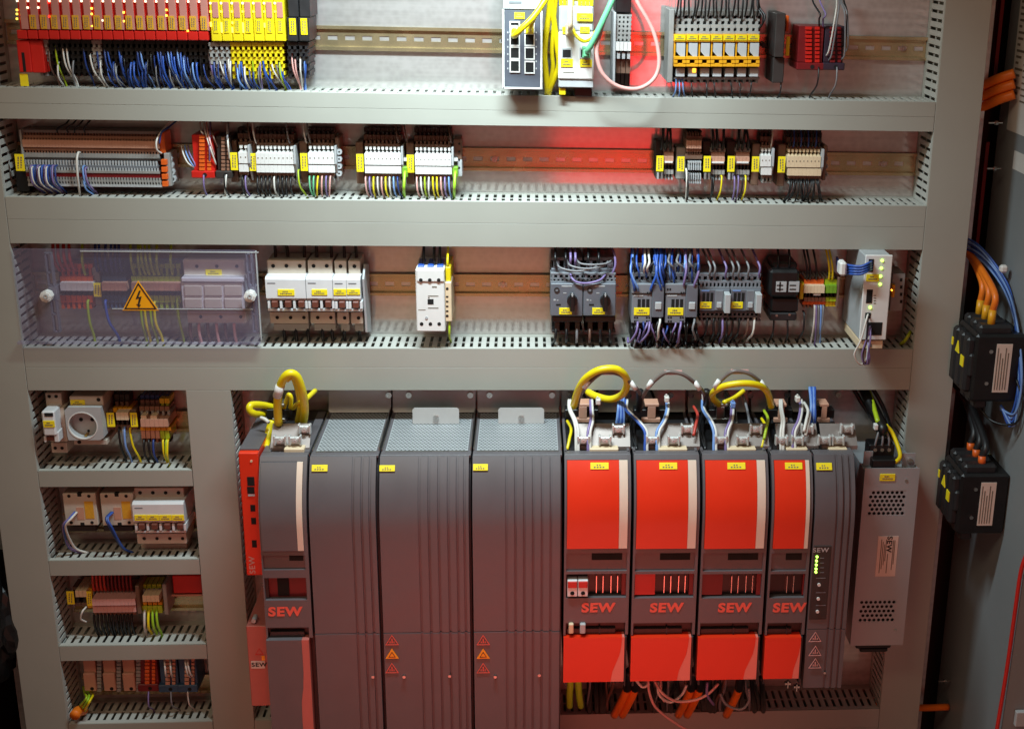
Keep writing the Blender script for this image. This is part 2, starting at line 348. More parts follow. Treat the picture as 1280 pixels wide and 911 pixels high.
hduct('small grey cable duct beneath the four-pole breaker', LX1, MX0, S2, .98)
hduct('small grey cable duct beneath the pink-marked terminals', LX1, MX0, S3, .98)
hduct('lowest grey cable duct below the servo drives', LX1, MX0, (D5[0], zz(175, 903)), .6)
hduct('lowest grey cable duct under the red drive covers', MX1, RX0, D5, .6)
# ---------------------------------------------------------------- mounting rails
def rail(label, x0, x1, py, pxm):
    zc = at(pxm, py, .0725).z; X0, X1 = at(x0, py, .0725).x, at(x1, py, .0725).x; h = .0175
    t = T('mounting_rail', label, 'rail', ((X0+X1)/2, PLY, zc-h))
    t.p('rail_body', 'rail', BW(X0, X1, .0722, .0732, zc+.0125, zc+h, .0003), BW(X0, X1, .0722, .0732, zc-h, zc-.0125, .0003), BW(X0, X1, .0732, .0785, zc+.0125, zc+.0135), BW(X0, X1, .0732, .0785, zc-.0135, zc-.0125))
    # web with punched slots
    p = .025; n = int((X1-X0)/p); s = []
    for i in range(n):
        a = X0+i*p; e = a+p
        s += [BW(a, a+.0055, .0785, .0795, zc-.0125, zc+.0125), BW(a+.0195, e, .0785, .0795, zc-.0125, zc+.0125), BW(a+.0055, a+.0195, .0785, .0795, zc+.0032, zc+.0125), BW(a+.0055, a+.0195, .0785, .0795, zc-.0125, zc-.0032)]
    s.append(BW(X0+n*p, X1, .0785, .0795, zc-.0125, zc+.0125)); t.p('rail_web', 'rail', s)
    for i in range(4, n, 12):
        c = (X0+i*p+.0125, 0, zc); t.p('screw', 'steel', CW(c, .0045, .0760, .0784, 10), RINGY(c, .0017, .0030, .0752, .0760, 8))
    return zc
zr1 = rail('punched mounting rail carrying the grey ethernet switch', 8, 1165, 52, 640)
zr2 = rail('punched mounting rail carrying the white marker terminals', 12, 1155, 200, 640)
zr3 = rail('punched mounting rail carrying breakers and contactors', 40, 1140, 357, 640)
def srail(label, py):
    a, b = LX1+.004, MX0-.004; z = at(150, py, .0725).z
    t = T('mounting_rail', label, 'rail', ((a+b)/2, PLY, z-.0175))
    t.p('rail_body', 'rail', BW(a, b, .0722, .0732, z+.0125, z+.0175), BW(a, b, .0722, .0732, z-.0175, z-.0125), BW(a, b, .0732, .0785, z+.0125, z+.0135), BW(a, b, .0732, .0785, z-.0135, z-.0125), BW(a, b, .0785, .0795, z-.0125, z+.0125))
srail('short mounting rail behind the socket outlet', 527); srail('short mounting rail behind the four-pole breaker', 652); srail('short mounting rail behind the pink-marked terminals', 752); srail('short mounting rail behind the flat blue terminals', 856)
# ================================================================ wires
def into(px, py, Y, ztop, dx=0, sag=.004):
    a = at(px, py, Y); b = Vector((a.x+dx, .040, ztop-.02)); h = a.z-b.z
    return [a+Vector((0, .008, .002)), a+Vector((0, -.002, -.0005)), a+Vector((dx*.25, -sag, -h*.35)), b+Vector((-dx*.15, -.004, h*.32)), b]
def upto(px, py, Y, zbot, dx=0, sag=.003):
    a = at(px, py, Y); b = Vector((a.x+dx, .045, zbot+.02)); h = b.z-a.z
    return [a+Vector((0, .008, -.002)), a+Vector((0, -.002, .0005)), a+Vector((dx*.3, -sag, h*.3)), b+Vector((-dx*.1, -.006, -h*.3)), b]
def drops(lst, label, group, ztop, Y, r=.0013, up=False):
    for (px, py, m, dx) in lst:
        WIRE((upto if up else into)(px, py, Y, ztop, dx/1000, random.uniform(.002, .007)), r, m, label % NAMES[m], group+' '+NAMES[m])
NAMES = dict(w_blue='blue', w_dkblue='dark blue', w_white='white', w_black='black', w_grey='grey', w_yellow='yellow', w_gy='green-yellow', w_orange='orange', w_brown='brown', w_pink='pink', w_green='green', w_lime='lime', w_violet='violet', w_red='red', w_ltblue='light blue')
# ================================================================ row 1
# ---- red, yellow and black I/O modules
def led(t, x, y, Y, m, h=2.6, w=2.3): t.p('indicator', m, B(x-w/2, y-h/2, x+w/2, y+h/2, Y-.0012, Y+.001, .0004))
Yi = .002
redleds = {0: [(13, 'y'), (18, 'y'), (24, 'y')], 1: [(10, 'w')], 2: [(10, 'w')], 3: [(3, 'r'), (21, 'r')], 7: [(11, 'y'), (18, 'y'), (33, 'y')], 8: [(26, 'w')], 10: [(16, 'y'), (27, 'y')], 14: [(13, 'y'), (20, 'y')], 16: [(39, 'o')]}
LM = dict(y='led_yellow', w='led_white', r='led_red', o='led_orange')
for i in range(18):
    x = 20.5+13.35*i; s = i*.10
    odd = {0: 'red I/O module with a plain pink window and no amber tag', 3: 'red I/O module with two red indicator lamps and amber tag', 7: 'red I/O module with three yellow lamps down its edge', 8: 'red I/O module with one pale lamp low on its edge', 10: 'red I/O module with two yellow lamps and black connector', 16: 'red I/O module with an orange lamp at its foot', 17: 'red I/O module touching the yellow modules', 2: 'red I/O module with pale grey connector next to the red end block'}
    t = TH('io_module', odd.get(i, 'red I/O module with pink window, amber tag and few lamps'), 'module', x+6.7, 95, Yi, None if i in odd else 'red modules')
    t.p('housing', 'red', B(x+.3, -40, x+13.0, 37.5+s, Yi, .072, .001), B(x+.3, 38+s, x+13.0, 49.5+s, Yi-.002, .072, .0012))
    t.p('window', 'window_pink', B(x+2.2, -38, x+11.4, 37+s, Yi-.0022, Yi+.0005, .0006))
    if i: t.tag(x+3, 19+s, x+10.9, 36.4+s, Yi-.0022, 'label_amber', 2, True)
    led(t, x+.6+(i > 3)*.3, 1.5+s*.6, Yi-.001, 'led_white')
    for (yy, k) in redleds.get(i, []): led(t, x+.3, yy, Yi-.001, LM[k])
    if i >= 1 or True:
        k = 'term_grey' if i in (2, 7) else 'black'
        if i > 1:
            b = []
            for j in range(5):
                y0 = 50+s+j*9; yo = .012+.004*j
                b += [B(x+.4+j*.4, y0, x+13+j*.4, y0+4.5, Yi+yo, .072, 0)] + TEETH(x+.4+j*.4, y0+4.5, x+13+j*.4, y0+9, Yi+yo, .072, 2, .5)
            t.p('connector', k, b); t.p('connector_core', 'hole', B(x+1, 50, x+12.5, 92, Yi+.031, .0715, 0))
t = TH('io_end_block', 'red end block with dark slot hanging under the first I/O module', 'module', 38, 92, .004)
t.p('housing', 'red', B(22, 50.5, 38, 91, .005, .072, .0012), B(38.3, 50.5, 54.5, 91.5, .008, .072, .0012)); t.p('slot', 'hole', B(28, 66, 31.5, 90, .0045, .006, 0))
t.tag(25, 92.5, 35, 108, .010, lines=0)
for i in range(7):
    x = 261+13.45*i
    t = TH('io_module', 'yellow safety I/O module with lit indicators between red and black modules', 'module', x+6.7, 98, Yi, 'yellow modules')
    t.p('housing', 'yellow', B(x+.3, -40, x+13.2, 52, Yi-.003, .072, .001)); t.p('window', 'window_pink', B(x+4, 3, x+11.5, 23, Yi-.0045, Yi-.002, .0006))
    t.tag(x+5, 24, x+11.5, 42, Yi-.003, 'yellow', 2, True)
    led(t, x+1.6, 4.5, Yi-.003, 'led_white'); led(t, x+1.8, 15, Yi-.003, 'led_yellow')
    for (yy, hh) in {0: [(31, 6)], 1: [(35, 13)], 2: [(29, 3), (38, 7)], 3: [(35, 13)], 5: [(32, 6)]}.get(i, []): led(t, x+2.4, yy, Yi-.003, 'led_yellow', hh)
    b = []; k = 'term_grey' if i < 2 else 'yellow'
    for j in range(5):
        y0 = 53.5+j*9; yo = .006+.004*j
        b += [B(x-.5+j*.5, y0, x+12.6+j*.5, y0+4.8, Yi+yo, .072, .0003)] + TEETH(x-.5+j*.5, y0+4.8, x+12.6+j*.5, y0+9, Yi+yo, .072, 2, .45)
    t.p('connector', k, b); t.p('connector_core', 'hole', B(x, 54, x+13, 96, Yi+.027, .0715, 0))
for i in range(2):
    x = 358.5+14.2*i
    t = TH('io_module', 'black I/O module with yellow tag beside the yellow modules', 'module', x+7, 98, Yi, 'black modules')
    t.p('housing', 'charcoal', B(x+.3, -40, x+13.6, 22, Yi, .072, .001), B(x+.3, 22.3, x+13.6, 52, Yi-.001, .072, .001)); t.tag(x+3, 23.5, x+11.4, 44, Yi-.001, 'yellow', 2, True)
    b = []
    for j in range(5):
        y0 = 53+j*9; b += [B(x+j*.4, y0, x+13.4+j*.4, y0+5, Yi+.006+.004*j, .072, .0003)] + TEETH(x+j*.4, y0+5, x+13.4+j*.4, y0+9, Yi+.006+.004*j, .072, 2, .5)
    t.p('connector', 'charcoal', b); t.p('connector_core', 'hole', B(x+.5, 54, x+13, 96, Yi+.03, .0715, 0))
lab = '%s wire dropping from the I/O modules into the duct'
for seg in (([(62, 62, 'w_brown', 4), (70, 58, 'w_gy', 4), (73, 80, 'w_white', 1), (79, 58, 'w_white', 9), (84, 58, 'w_white', 5), (92, 78, 'w_grey', -6), (105, 58, 'w_dkblue', 5), (113, 68, 'w_white', 13), (122, 62, 'w_dkblue', 4), (126, 78, 'w_white', 3), (131, 60, 'w_dkblue', 14), (135, 62, 'w_blue', 15), (142, 80, 'w_dkblue', 8), (149, 60, 'w_blue', 10), (152, 70, 'w_dkblue', 4), (164, 80, 'w_blue', -3), (168, 80, 'w_blue', 2), (172, 62, 'w_dkblue', 12), (176, 62, 'w_ltblue', 12), (183, 80, 'w_dkblue', -7)],),
            ([(197, 62, 'w_blue', 14), (201, 62, 'w_dkblue', 8), (204, 70, 'w_blue', 4), (210, 62, 'w_ltblue', 14), (214, 62, 'w_blue', 10), (218, 72, 'w_blue', 8), (222, 62, 'w_ltblue', 12), (226, 64, 'w_blue', 8), (230, 72, 'w_ltblue', 6), (241, 81, 'w_ltblue', 6), (246, 81, 'w_blue', 3), (263, 72, 'w_violet', 10), (268, 76, 'w_dkblue', 4), (274, 66, 'w_white', 14), (286, 66, 'w_white', 0), (289, 72, 'w_white', -6), (300, 68, 'w_ltblue', -6), (302, 74, 'w_blue', 2), (297, 86, 'w_ltblue', 10), (306, 84, 'w_white', 4), (316, 66, 'w_gy', 0), (326, 70, 'w_violet', -4), (329, 68, 'w_blue', 4), (338, 68, 'w_white', 18), (344, 70, 'w_grey', 14), (350, 76, 'w_gy', 4)],),
            ([(365, 65, 'w_pink', 8), (369, 65, 'w_pink', 3), (376, 65, 'w_white', -3), (381, 65, 'w_ltblue', -4), (383, 66, 'w_blue', -8)],)):
    drops(seg[0], lab, 'I/O wires', D1[1], .022)
for x in range(135, 356, 4):
    WIRE(into(x+random.uniform(-2, 2), random.uniform(62, 88), .024, D1[1], random.uniform(-.006, .016), random.uniform(.001, .008)), .0010, random.choice(('w_dkblue', 'w_dkblue', 'w_blue', 'w_black', 'w_grey')), '', 'dense')
# ---- ethernet switch
t = TH('ethernet_switch', 'grey ethernet switch with six ports and yellow patch plugs', 'network switch', 653, 112, -.03)
t.p('body', 'mid_grey', B(630, -30, 676, 110, -.028, .072, .0015)); t.p('bezel', 'white', B(628, 12, 630.5, 111.5, -.0312, -.026, .0004), B(675.5, 14, 678, 111.5, -.0312, -.026, .0004), B(628, 109.5, 678, 111.8, -.0312, -.026, .0004))
t.p('face', 'switch_grey', B(630.7, 13, 675.3, 109.3, -.0305, -.027, .0004)); t.p('top_panel', 'pale_grey', B(629, -30, 677, 12, -.0315, -.026, .0006)); t.p('vent', 'mid_grey', B(636, 2, 652, 5, -.0322, -.0312, 0))
t.tag(643, 16, 656, 24, -.0307)
for (cx, ys) in ((643.5, (35, 50, 66.5, 83)), (662, (35, 50, 67, 84.5))):
    for j, y in enumerate(ys):
        p = t.p('port', 'white', B(cx-6.5, y-8, cx+6.5, y-6.3, -.0325, -.030, 0), B(cx-6.5, y+6.5, cx+6.5, y+8, -.0325, -.030, 0), B(cx-6.5, y-6.3, cx-5, y+6.5, -.0325, -.030, 0), B(cx+5, y-6.3, cx+6.5, y+6.5, -.0325, -.030, 0))
        t.p('socket', 'hole', B(cx-5, y-6.3, cx+5, y+6.5, -.0310, -.030, 0), parent=p)
t.p('print', 'pale_grey', *[B(634, 40+i*9, 635.5, 42+i*9, -.0309, -.030, 0) for i in range(6)], *[B(669.5, 40+i*9, 671, 42+i*9, -.0309, -.030, 0) for i in range(6)])
def plug(label, cx, cy, Y, pts, m, r, bm):
    t = TH('patch_cable', label, 'cable', cx, cy+6, Y, Yb=Y)
    t.p('plug', bm, B(cx-5, cy-7, cx+5, cy+7, Y-.016, Y, .001)); t.p('boot', m, B(cx-3.6, cy-4, cx+3.6, cy+6, Y-.030, Y-.016, .002))
    t.p('cord', m, TUBE(PX(*pts), r, 9), smooth=True)
plug('thick yellow patch cable plugged into the left switch port', 642.5, 40, -.0325, [(642, 45, -.055), (644, 44, -.075), (652, 36, -.082), (668, 20, -.08), (690, -12, -.07)], 'w_yellow', .0042, 'w_white')
plug('yellow patch plug in the right switch port, cord hidden behind', 662, 36, -.0325, [(662, 38, -.055), (663, 34, -.070), (669, 20, -.072), (684, -8, -.05), (690, -20, -.04)], 'w_yellow', .0032, 'yellow')
for i, (a, b, c, r) in enumerate(((686, 681, 684, .0042), (690, 697, 687, .0042), (693, 690, 686, .003))):
    WIRE([at(a+4, -20, -.02), at(a+1, 10, -.01), at(b, 60, -.004), at(b+1, 85, .002), at(c, 112, .012), at(c, 122, .03)], r, 'w_yellow', 'yellow network cable hanging between the switch and the safety controller', 'hanging yellow cables', 'network_cable', 'cable', 9)
# ---- safety controller
t = TH('safety_controller', 'white and yellow safety controller beside the ethernet switch', 'controller', 720, 112, -.02)
t.p('body', 'pale_grey', B(698.5, -30, 742, 110, -.012, .072, .0012)); t.p('front', 'white', B(698, 40, 742.5, 100, -.022, -.012, .002)); t.p('upper_front', 'pale_grey', B(698.5, 8, 742, 39.6, -.020, -.012, .002))
t.p('lower_flap', 'pale_grey', B(698.5, 100.5, 742, 110, -.019, -.012, .0012))
t.p('terminal_plug', 'yellow', *TEETH(698.5, 1, 718, 7.6, -.018, -.004, 4, .8), *TEETH(722, 1, 742, 7.6, -.018, -.004, 4, .8), B(698.5, -10, 742, .8, -.014, -.004, .0005), B(699, 110.5, 707, 119, -.014, .02, .0006))
for r_ in ((721, 17, 741, 27), (703, 34, 716, 43), (725, 34, 737, 42), (701, 74, 716, 84), (725, 75, 740, 84)): t.tag(*r_, -.0225)
for (cx, cy) in ((708.5, 67), (731, 67)):
    p = t.p('port', 'pale_grey', B(cx-6.5, cy-7, cx+6.5, cy+7, -.0235, -.021, .0004)); t.p('socket', 'hole', B(cx-5, cy-4.5, cx+5, cy+5, -.0238, -.0225, 0), parent=p)
t.p('print', 'print_soft', B(704, 90.5, 718, 91.8, -.0223, -.0215, 0)); t.p('base_clip', 'black', B(718, 110.5, 740, 121, -.006, .04, .0008))
plug('white patch cable plugged into the safety controller top', 712, 38, -.022, [(712, 40, -.045), (713, 34, -.066), (713, 22, -.07), (713, 5, -.07), (713, -20, -.06)], 'cream', .0036, 'cream')
plug('green patch cable plugged into the safety controller', 733, 66, -.022, [(733, 66, -.045), (737, 60, -.060), (748, 38, -.066), (762, 8, -.066), (772, -15, -.06)], 'w_green', .0042, 'w_green')
WIRE(PX((716, 36, -.03), (720, 45, -.05), (730, 52, -.052), (740, 48, -.04), (744, 40, -.03)), .0024, 'yellow', 'short yellow cord curling across the safety controller front', None, 'cord', 'cord')
WIRE(PX((769, -14, -.05), (757, 20, -.055), (748, 50, -.058), (746, 68, -.058), (753, 92, -.055), (772, 108, -.05), (798, 111, -.045), (818, 98, -.04), (824, 75, -.036), (817, 40, -.03), (798, 5, -.025), (790, -14, -.02)), .0030, 'w_pink', 'pale grey cable looping in front of the red reflection', None, 'cable_loop', 'cable', 9)
# ---- tall narrow terminal block with holes
def bands(t, lst, name='housing', core=None):
    by = {}
    for (x0, x1, y0, y1, Y, n, fill, m, nm) in lst: by.setdefault((nm, m), []).extend(TEETH(x0, y0, x1, y1, Y, .071, n, fill, .0002))
    for (nm, m), s in by.items(): t.p(nm, m, s, kind='stuff' if len(s) > 1 else None)
    if core: t.p('core', 'hole', B(core[0], core[1], core[2], core[3], core[4], .0712, 0))
t = TH('terminal_block', 'tall pale terminal block with rows of holes behind the cable loop', 'terminal', 780, 112, .0)
L = []
for j in range(6): L += [(770-j*.3, 790-j*.3, 18+j*5.6, 21+j*5.6, .004, 1, 1, 'term_grey', 'housing'), (770-j*.3, 790-j*.3, 21+j*5.6, 23.6+j*5.6, .004, 4, .6, 'term_grey', 'housing')]
L += [(770, 789, 53, 64, -.004, 4, .94, 'white', 'marker'), (770, 789, 66, 74, .0, 3, .6, 'pale_grey', 'lower_marker'), (770, 788, 74.5, 92, .012, 3, .9, 'term_brown', 'lower_housing'), (770, 786, 92, 110, .03, 3, .8, 'term_dark', 'foot')]
bands(t, L, core=(771, 16, 788, 108, .034)); t.p('end_plate', 'pale_grey', B(766.5, 16, 769.6, 108, .0, .072, .0006))
t.p('plug_cap', 'black', B(770, -20, 789, 16, .0, .06, .001))
# ---- relay row
for i in range(7):
    x = 842.5+15.35*i
    t = TH('interface_relay', {0: 'slim relay in an amber holder next to the grey end plate', 1: 'slim relay in an amber holder with a lit orange lamp', 6: 'slim relay in an amber holder beside the dark rail button'}.get(i, 'slim relay in an amber holder between other relays, no lamp lit'), 'relay', x+7, 104, .0, 'relay row' if 1 < i < 6 else None)
    L = [(x, x+15, 14, 20, .026, 1, 1, 'term_grey', 'upper_terminal'), (x, x+15, 20, 24, .026, 2, .5, 'term_grey', 'upper_terminal'), (x, x+15, 24, 27, .022, 1, 1, 'term_grey', 'upper_terminal'), (x, x+15, 27, 31, .020, 2, .5, 'term_grey', 'upper_terminal'), (x, x+15, 31, 35.5, .018, 1, 1, 'term_grey', 'upper_terminal'), (x, x+15, 35.5, 39.5, .016, 2, .55, 'term_grey', 'upper_terminal'), (x, x+15, 39.5, 43, .014, 1, 1, 'term_grey', 'upper_terminal'),
         (x, x+15, 97, 100, .022, 1, 1, 'term_grey', 'lower_terminal'), (x, x+15, 100, 104, .024, 2, .5, 'term_grey', 'lower_terminal')]
    bands(t, L, core=(x+.5, 14, x+14.5, 103, .034))
    t.p('holder', 'amber', B(x+.1, 43.5, x+15.1, 53, -.002, .05, .0008), B(x+.1, 53, x+1.8, 71, .002, .05, 0), B(x+.1, 71, x+15.1, 75, -.004, .05, .0006), B(x+.1, 75, x+4.5, 79.5, -.003, .05, .0003), B(x+10.5, 75, x+15.1, 79.5, -.003, .05, .0003), B(x+.1, 79.5, x+15.1, 84, -.002, .05, .0006))
    t.tag(x+.6, 44, x+14.6, 51, -.002, 'yellow')
    a = at(x+3, 62, .0); bq = at(x+14, 62, .0); zt, zm, zb = at(x, 54, .0).z, at(x, 65, .0).z, at(x, 71, .0).z
    t.p('relay_can', 'pale_grey', PR([(a.x, zt), (bq.x, zt), (bq.x, zb), (a.x+.5*(bq.x-a.x), zb), (a.x, zm)], .0, .04, 'Y'))
    t.p('lower_can', 'pale_grey', B(x+2.5, 85.5, x+13.5, 96.5, .008, .05, .0008))
    if i == 1: t.p('indicator', 'led_orange', B(x+8, 86, x+12, 91, .0065, .009, .0004))
    drops([(x+4+random.uniform(-1, 6), 103, 'w_black', random.uniform(-5, 9))] if i else [(845, 101, 'w_ltblue', -4), (849, 101, 'w_ltblue', 2), (853, 101, 'w_ltblue', 8)], '%s wire leaving the bottom of the relay row', 'relay wires', D1[1], .02, .0011)
    for k in range(3):
        a0 = at(x+3+4.5*k, 28 if k % 2 else 20, .022)
        WIRE([a0+Vector((0, .01, -.002)), a0+Vector((0, -.003, .003)), a0+Vector((random.uniform(-.003, .003), -.006, .03)), a0+Vector((random.uniform(-.006, .006), .01, .08))], .0014, 'w_black', 'black wire feeding the top of the relay row', 'relay feed wires')
t = TH('end_plate', 'grey end plate closing the relay row', 'end plate', 838, 104, .01); t.p('plate', 'term_grey', B(835.5, 12, 842, 104, .008, .072, .001))
for k in range(2): WIRE(PX((947, 38, .02), (953, 30, .012), (956-k*3, 20, .012), (949-k*2, 8, .02), (947, -14, .03)), .0015, 'w_black', 'black wire looping at the end of the relay row', 'relay loop wires')
t = TH('rail_plug', 'small dark button on the rail beside the relay row', 'plug', 955, 62, .06); t.p('button', 'term_dark', C(955, 57, 4.2, .062, .0722))
# ---- slim dark block
t = TH('slim_terminal', 'slim dark grey upright terminal standing alone on the rail', 'terminal', 975, 104, .0)
t.p('housing', 'term_dark', B(969, 17, 981, 72, .002, .072, .001), B(966, 72, 980, 104, .012, .072, .0012)); t.p('clip', 'orange', B(983, 20, 986, 40, .04, .072, .0006)); t.tag(982.5, 46, 987, 70, .03, lines=0)
drops([(976, 104, 'w_black', -4)], '%s wire below the slim upright terminal', 'slim', D1[1], .02)
# ---- red and dark terminal pair
def ribbed(name, label, x0, x1, y0, y1, m, m2, n=9, Y=.012):
    t = TH(name, label, 'terminal', (x0+x1)/2, y1, Y); h = (y1-y0-9)/n; w = x1-x0
    t.p('housing', m, B(x0, y0, x1, y1-9.5, Y+.006, .072, .0008), B(x0-2, y1-9, x1+1, y1, Y, .072, .0012))
    t.p('tooth_column', m2, *[B(x0+w*.30, y0+1+i*h, x0+w*.55, y0+1+i*h+h*.72, Y, Y+.008, .0004) for i in range(n)], *[B(x0+w*.68, y0+1+i*h, x0+w*.86, y0+1+i*h+h*.72, Y+.002, Y+.008, .0004) for i in range(n)])
    t.p('wire_hole', 'hole', C((x0+x1)/2+2, y1-4, 3.2, Y-.0004, Y+.004, 10)); return t
ribbed('terminal_block', 'dark red comb terminal block beside a slim upright terminal', 998, 1029, 33, 88, 'dark_red', 'red')
ribbed('terminal_block', 'dark violet comb terminal block fed by grey wires', 1030.5, 1055, 33, 88, 'purple_dark', 'dark_red')
lab = '%s wire arching down to the comb terminal blocks'
for (px, py, q, m) in ((1024, 34, 1016, 'w_black'), (1029, 34, 1025, 'w_violet'), (1033, 70, 1046, 'w_white'), (1036, 76, 1049, 'w_grey'), (1053, 60, 1055, 'w_black'), (1056, 66, 1052, 'w_grey'), (1052, 75, 1050, 'w_grey')):
    WIRE(PX((px, py, .016), (px+(4 if px > 1030 else 0), py-10, .006), ((px+q)/2+5, 18, .0), (q, 2, .02), (q-2, -14, .04)), .0013, m, lab % NAMES[m], 'comb feed '+m)
drops([(1023, 86, 'w_black', -6), (1046, 86, 'w_grey', -4)], '%s wire from the comb terminal blocks into the duct', 'comb', D1[1], .012)
# ================================================================ row 2
# ---- long multi-level terminal strip
t = TH('terminal_strip', 'long two-level terminal strip with salmon marker band', 'terminal', 120, 236, .03)
n = 46; L = []
for (y0, y1, Y, fill, m, nm) in ((163.5, 167, .040, 1, 'term_grey', 'upper_housing'), (167, 170, .040, .5, 'term_rust', 'upper_housing'), (170, 173.5, .036, 1, 'term_rust', 'upper_housing'), (173.5, 176, .034, .5, 'term_rust', 'upper_housing'), (176, 185, .030, .97, 'salmon', 'marker_band'), (185, 189, .033, 1, 'term_rust', 'upper_housing'), (189, 192, .034, .5, 'term_rust', 'upper_housing'), (192, 198, .034, .97, 'term_grey', 'middle_housing'), (201, 207, .028, .55, 'pale_grey', 'lower_housing'), (207, 210, .026, .9, 'mid_grey', 'lower_housing'), (210, 213.5, .024, .5, 'pale_grey', 'lower_housing'), (213.5, 216.5, .022, .97, 'term_grey', 'lower_housing'), (216.5, 222, .024, .98, 'dark_red', 'red_band'), (222, 225, .022, .55, 'term_grey', 'foot'), (225, 227.5, .022, .9, 'term_grey', 'foot'), (227.5, 230.5, .022, .5, 'term_grey', 'foot'), (230.5, 233.5, .022, .97, 'pale_grey', 'foot')):
    sh = max(0, (y0-190))*.32
    L.append((28+sh*.55, (199 if y0 < 198 else 195+sh*.6), y0, y1, Y, n, fill, m, nm))
for row in L: t.p(row[8], row[7], TEETH(row[0], row[2], row[1], row[3], row[4], .071, n, row[6], .0001), kind='stuff')
t.p('core', 'hole', B(31, 164, 198, 232, .046, .0712, 0)); t.p('divider', 'term_dark', B(32, 198, 205, 200.5, .030, .06, 0))
t.p('end_plate', 'term_grey', B(25.5, 162, 28, 200, .030, .072, .0006)); t.p('end_plate', 'term_grey', B(206, 192, 213, 233, .028, .072, .0008))
t.p('orange_block', 'orange', B(199, 166, 206, 192, .034, .07, .0008), *[B(201+k*.5, 200+k*9, 208+k*.5, 206.5+k*9, .0205, .06, .0006) for k in range(4)])
t.p('side_lug', 'pale_grey', *[RINGY(at(211+k*1.6, 198+k*8.6, .04), .0030, .0052, .038, .046, 10) for k in range(4)])
t.tag(19, 193, 30, 214, .02, vert=True); t.p('end_stop', 'black', B(20, 215, 36, 240, .03, .072, .001))
drops([(38+i*3.1+random.uniform(-.8, .8), 209.5, 'w_violet' if i % 3 == 0 else ('w_blue' if i % 2 else 'w_dkblue'), random.uniform(2, 7)) for i in range(11)], '%s wire bunched at the long terminal strip', 'strip bunch', D2[1], .014, .0014)
drops([(40+i*9, 211, 'w_white', 9) for i in range(3)], '%s wire bunched at the long terminal strip', 'strip bunch', D2[1], .008, .0011)
WIRE([at(100, 191, .03), at(97.5, 191.5, .02), at(96, 202, .012), at(97.5, 225, .014), Vector((at(99, 240, .03).x, .035, D2[1]-.015))], .0017, 'w_white', 'single white wire bending over the long terminal strip', None)
drops([(104, 210, 'w_ltblue', 8), (107, 212, 'w_violet', 10), (105, 222, 'w_ltblue', 9)], '%s wire crossing the red band of the terminal strip', 'strip mid', D2[1], .018)
WIRE(PX((214, 150, .05), (203, 163, .03), (196, 175, .018), (196, 187, .018), (202, 192, .028)), .0014, 'w_white', 'white wire arching to the terminal strip end', None)
WIRE(PX((222, 150, .05), (210, 160, .03), (202, 166, .02), (199, 180, .02)), .0014, 'w_dkblue', 'dark blue wire arching to the terminal strip end', None)
for k in range(4): WIRE(PX((70+k*13+random.uniform(-4, 4), 166, .034), (72+k*11, 161, .03), (82+k*9, 155, .03), (88+k*9, 148, .045)), .0012, 'w_black', 'black wire running over the terminal strip top', 'strip top wires')
# ---- red comb terminal and grey one
t = ribbed('terminal_block', 'bright red comb terminal block among violet wires', 241, 267, 169, 223, 'red', 'orange', 9, .018)
ribbed('terminal_block', 'brown and dark comb terminal block beside the bright red one', 271, 289, 171, 223, 'term_dark', 'term_rust', 9, .02)
for (a, m) in ((227, 'w_white'), (231, 'w_ltblue'), (235, 'w_violet')): WIRE(PX((a, 182, .045), (a+2, 192, .03), (a+8, 204, .024), (244, 210, .026)), .0012, m, '%s wire curving into the bright red terminal' % NAMES[m], 'red terminal '+m)
for (a, b, y, m) in ((255, 270, 206, 'w_white'), (258, 268, 195, 'w_pink'), (262, 262, 204, 'w_violet'), (263, 272, 185, 'w_brown'), (250, 254, 168, 'w_white'), (283, 287, 200, 'w_white'), (285, 283, 180, 'w_grey')):
    WIRE(PX((a, 150, .05), (a+1, 162, .03), ((a+b)/2, (162+y)/2, .014), (b, y, .022)), .0013, m, '%s wire coming down between the comb terminals' % NAMES[m], 'comb between '+m)
drops([(255, 219, 'w_violet', -2), (283, 220, 'w_white', -8), (281, 220, 'w_black', 2)], '%s wire below the comb terminals' , 'comb low', D2[1], .02)
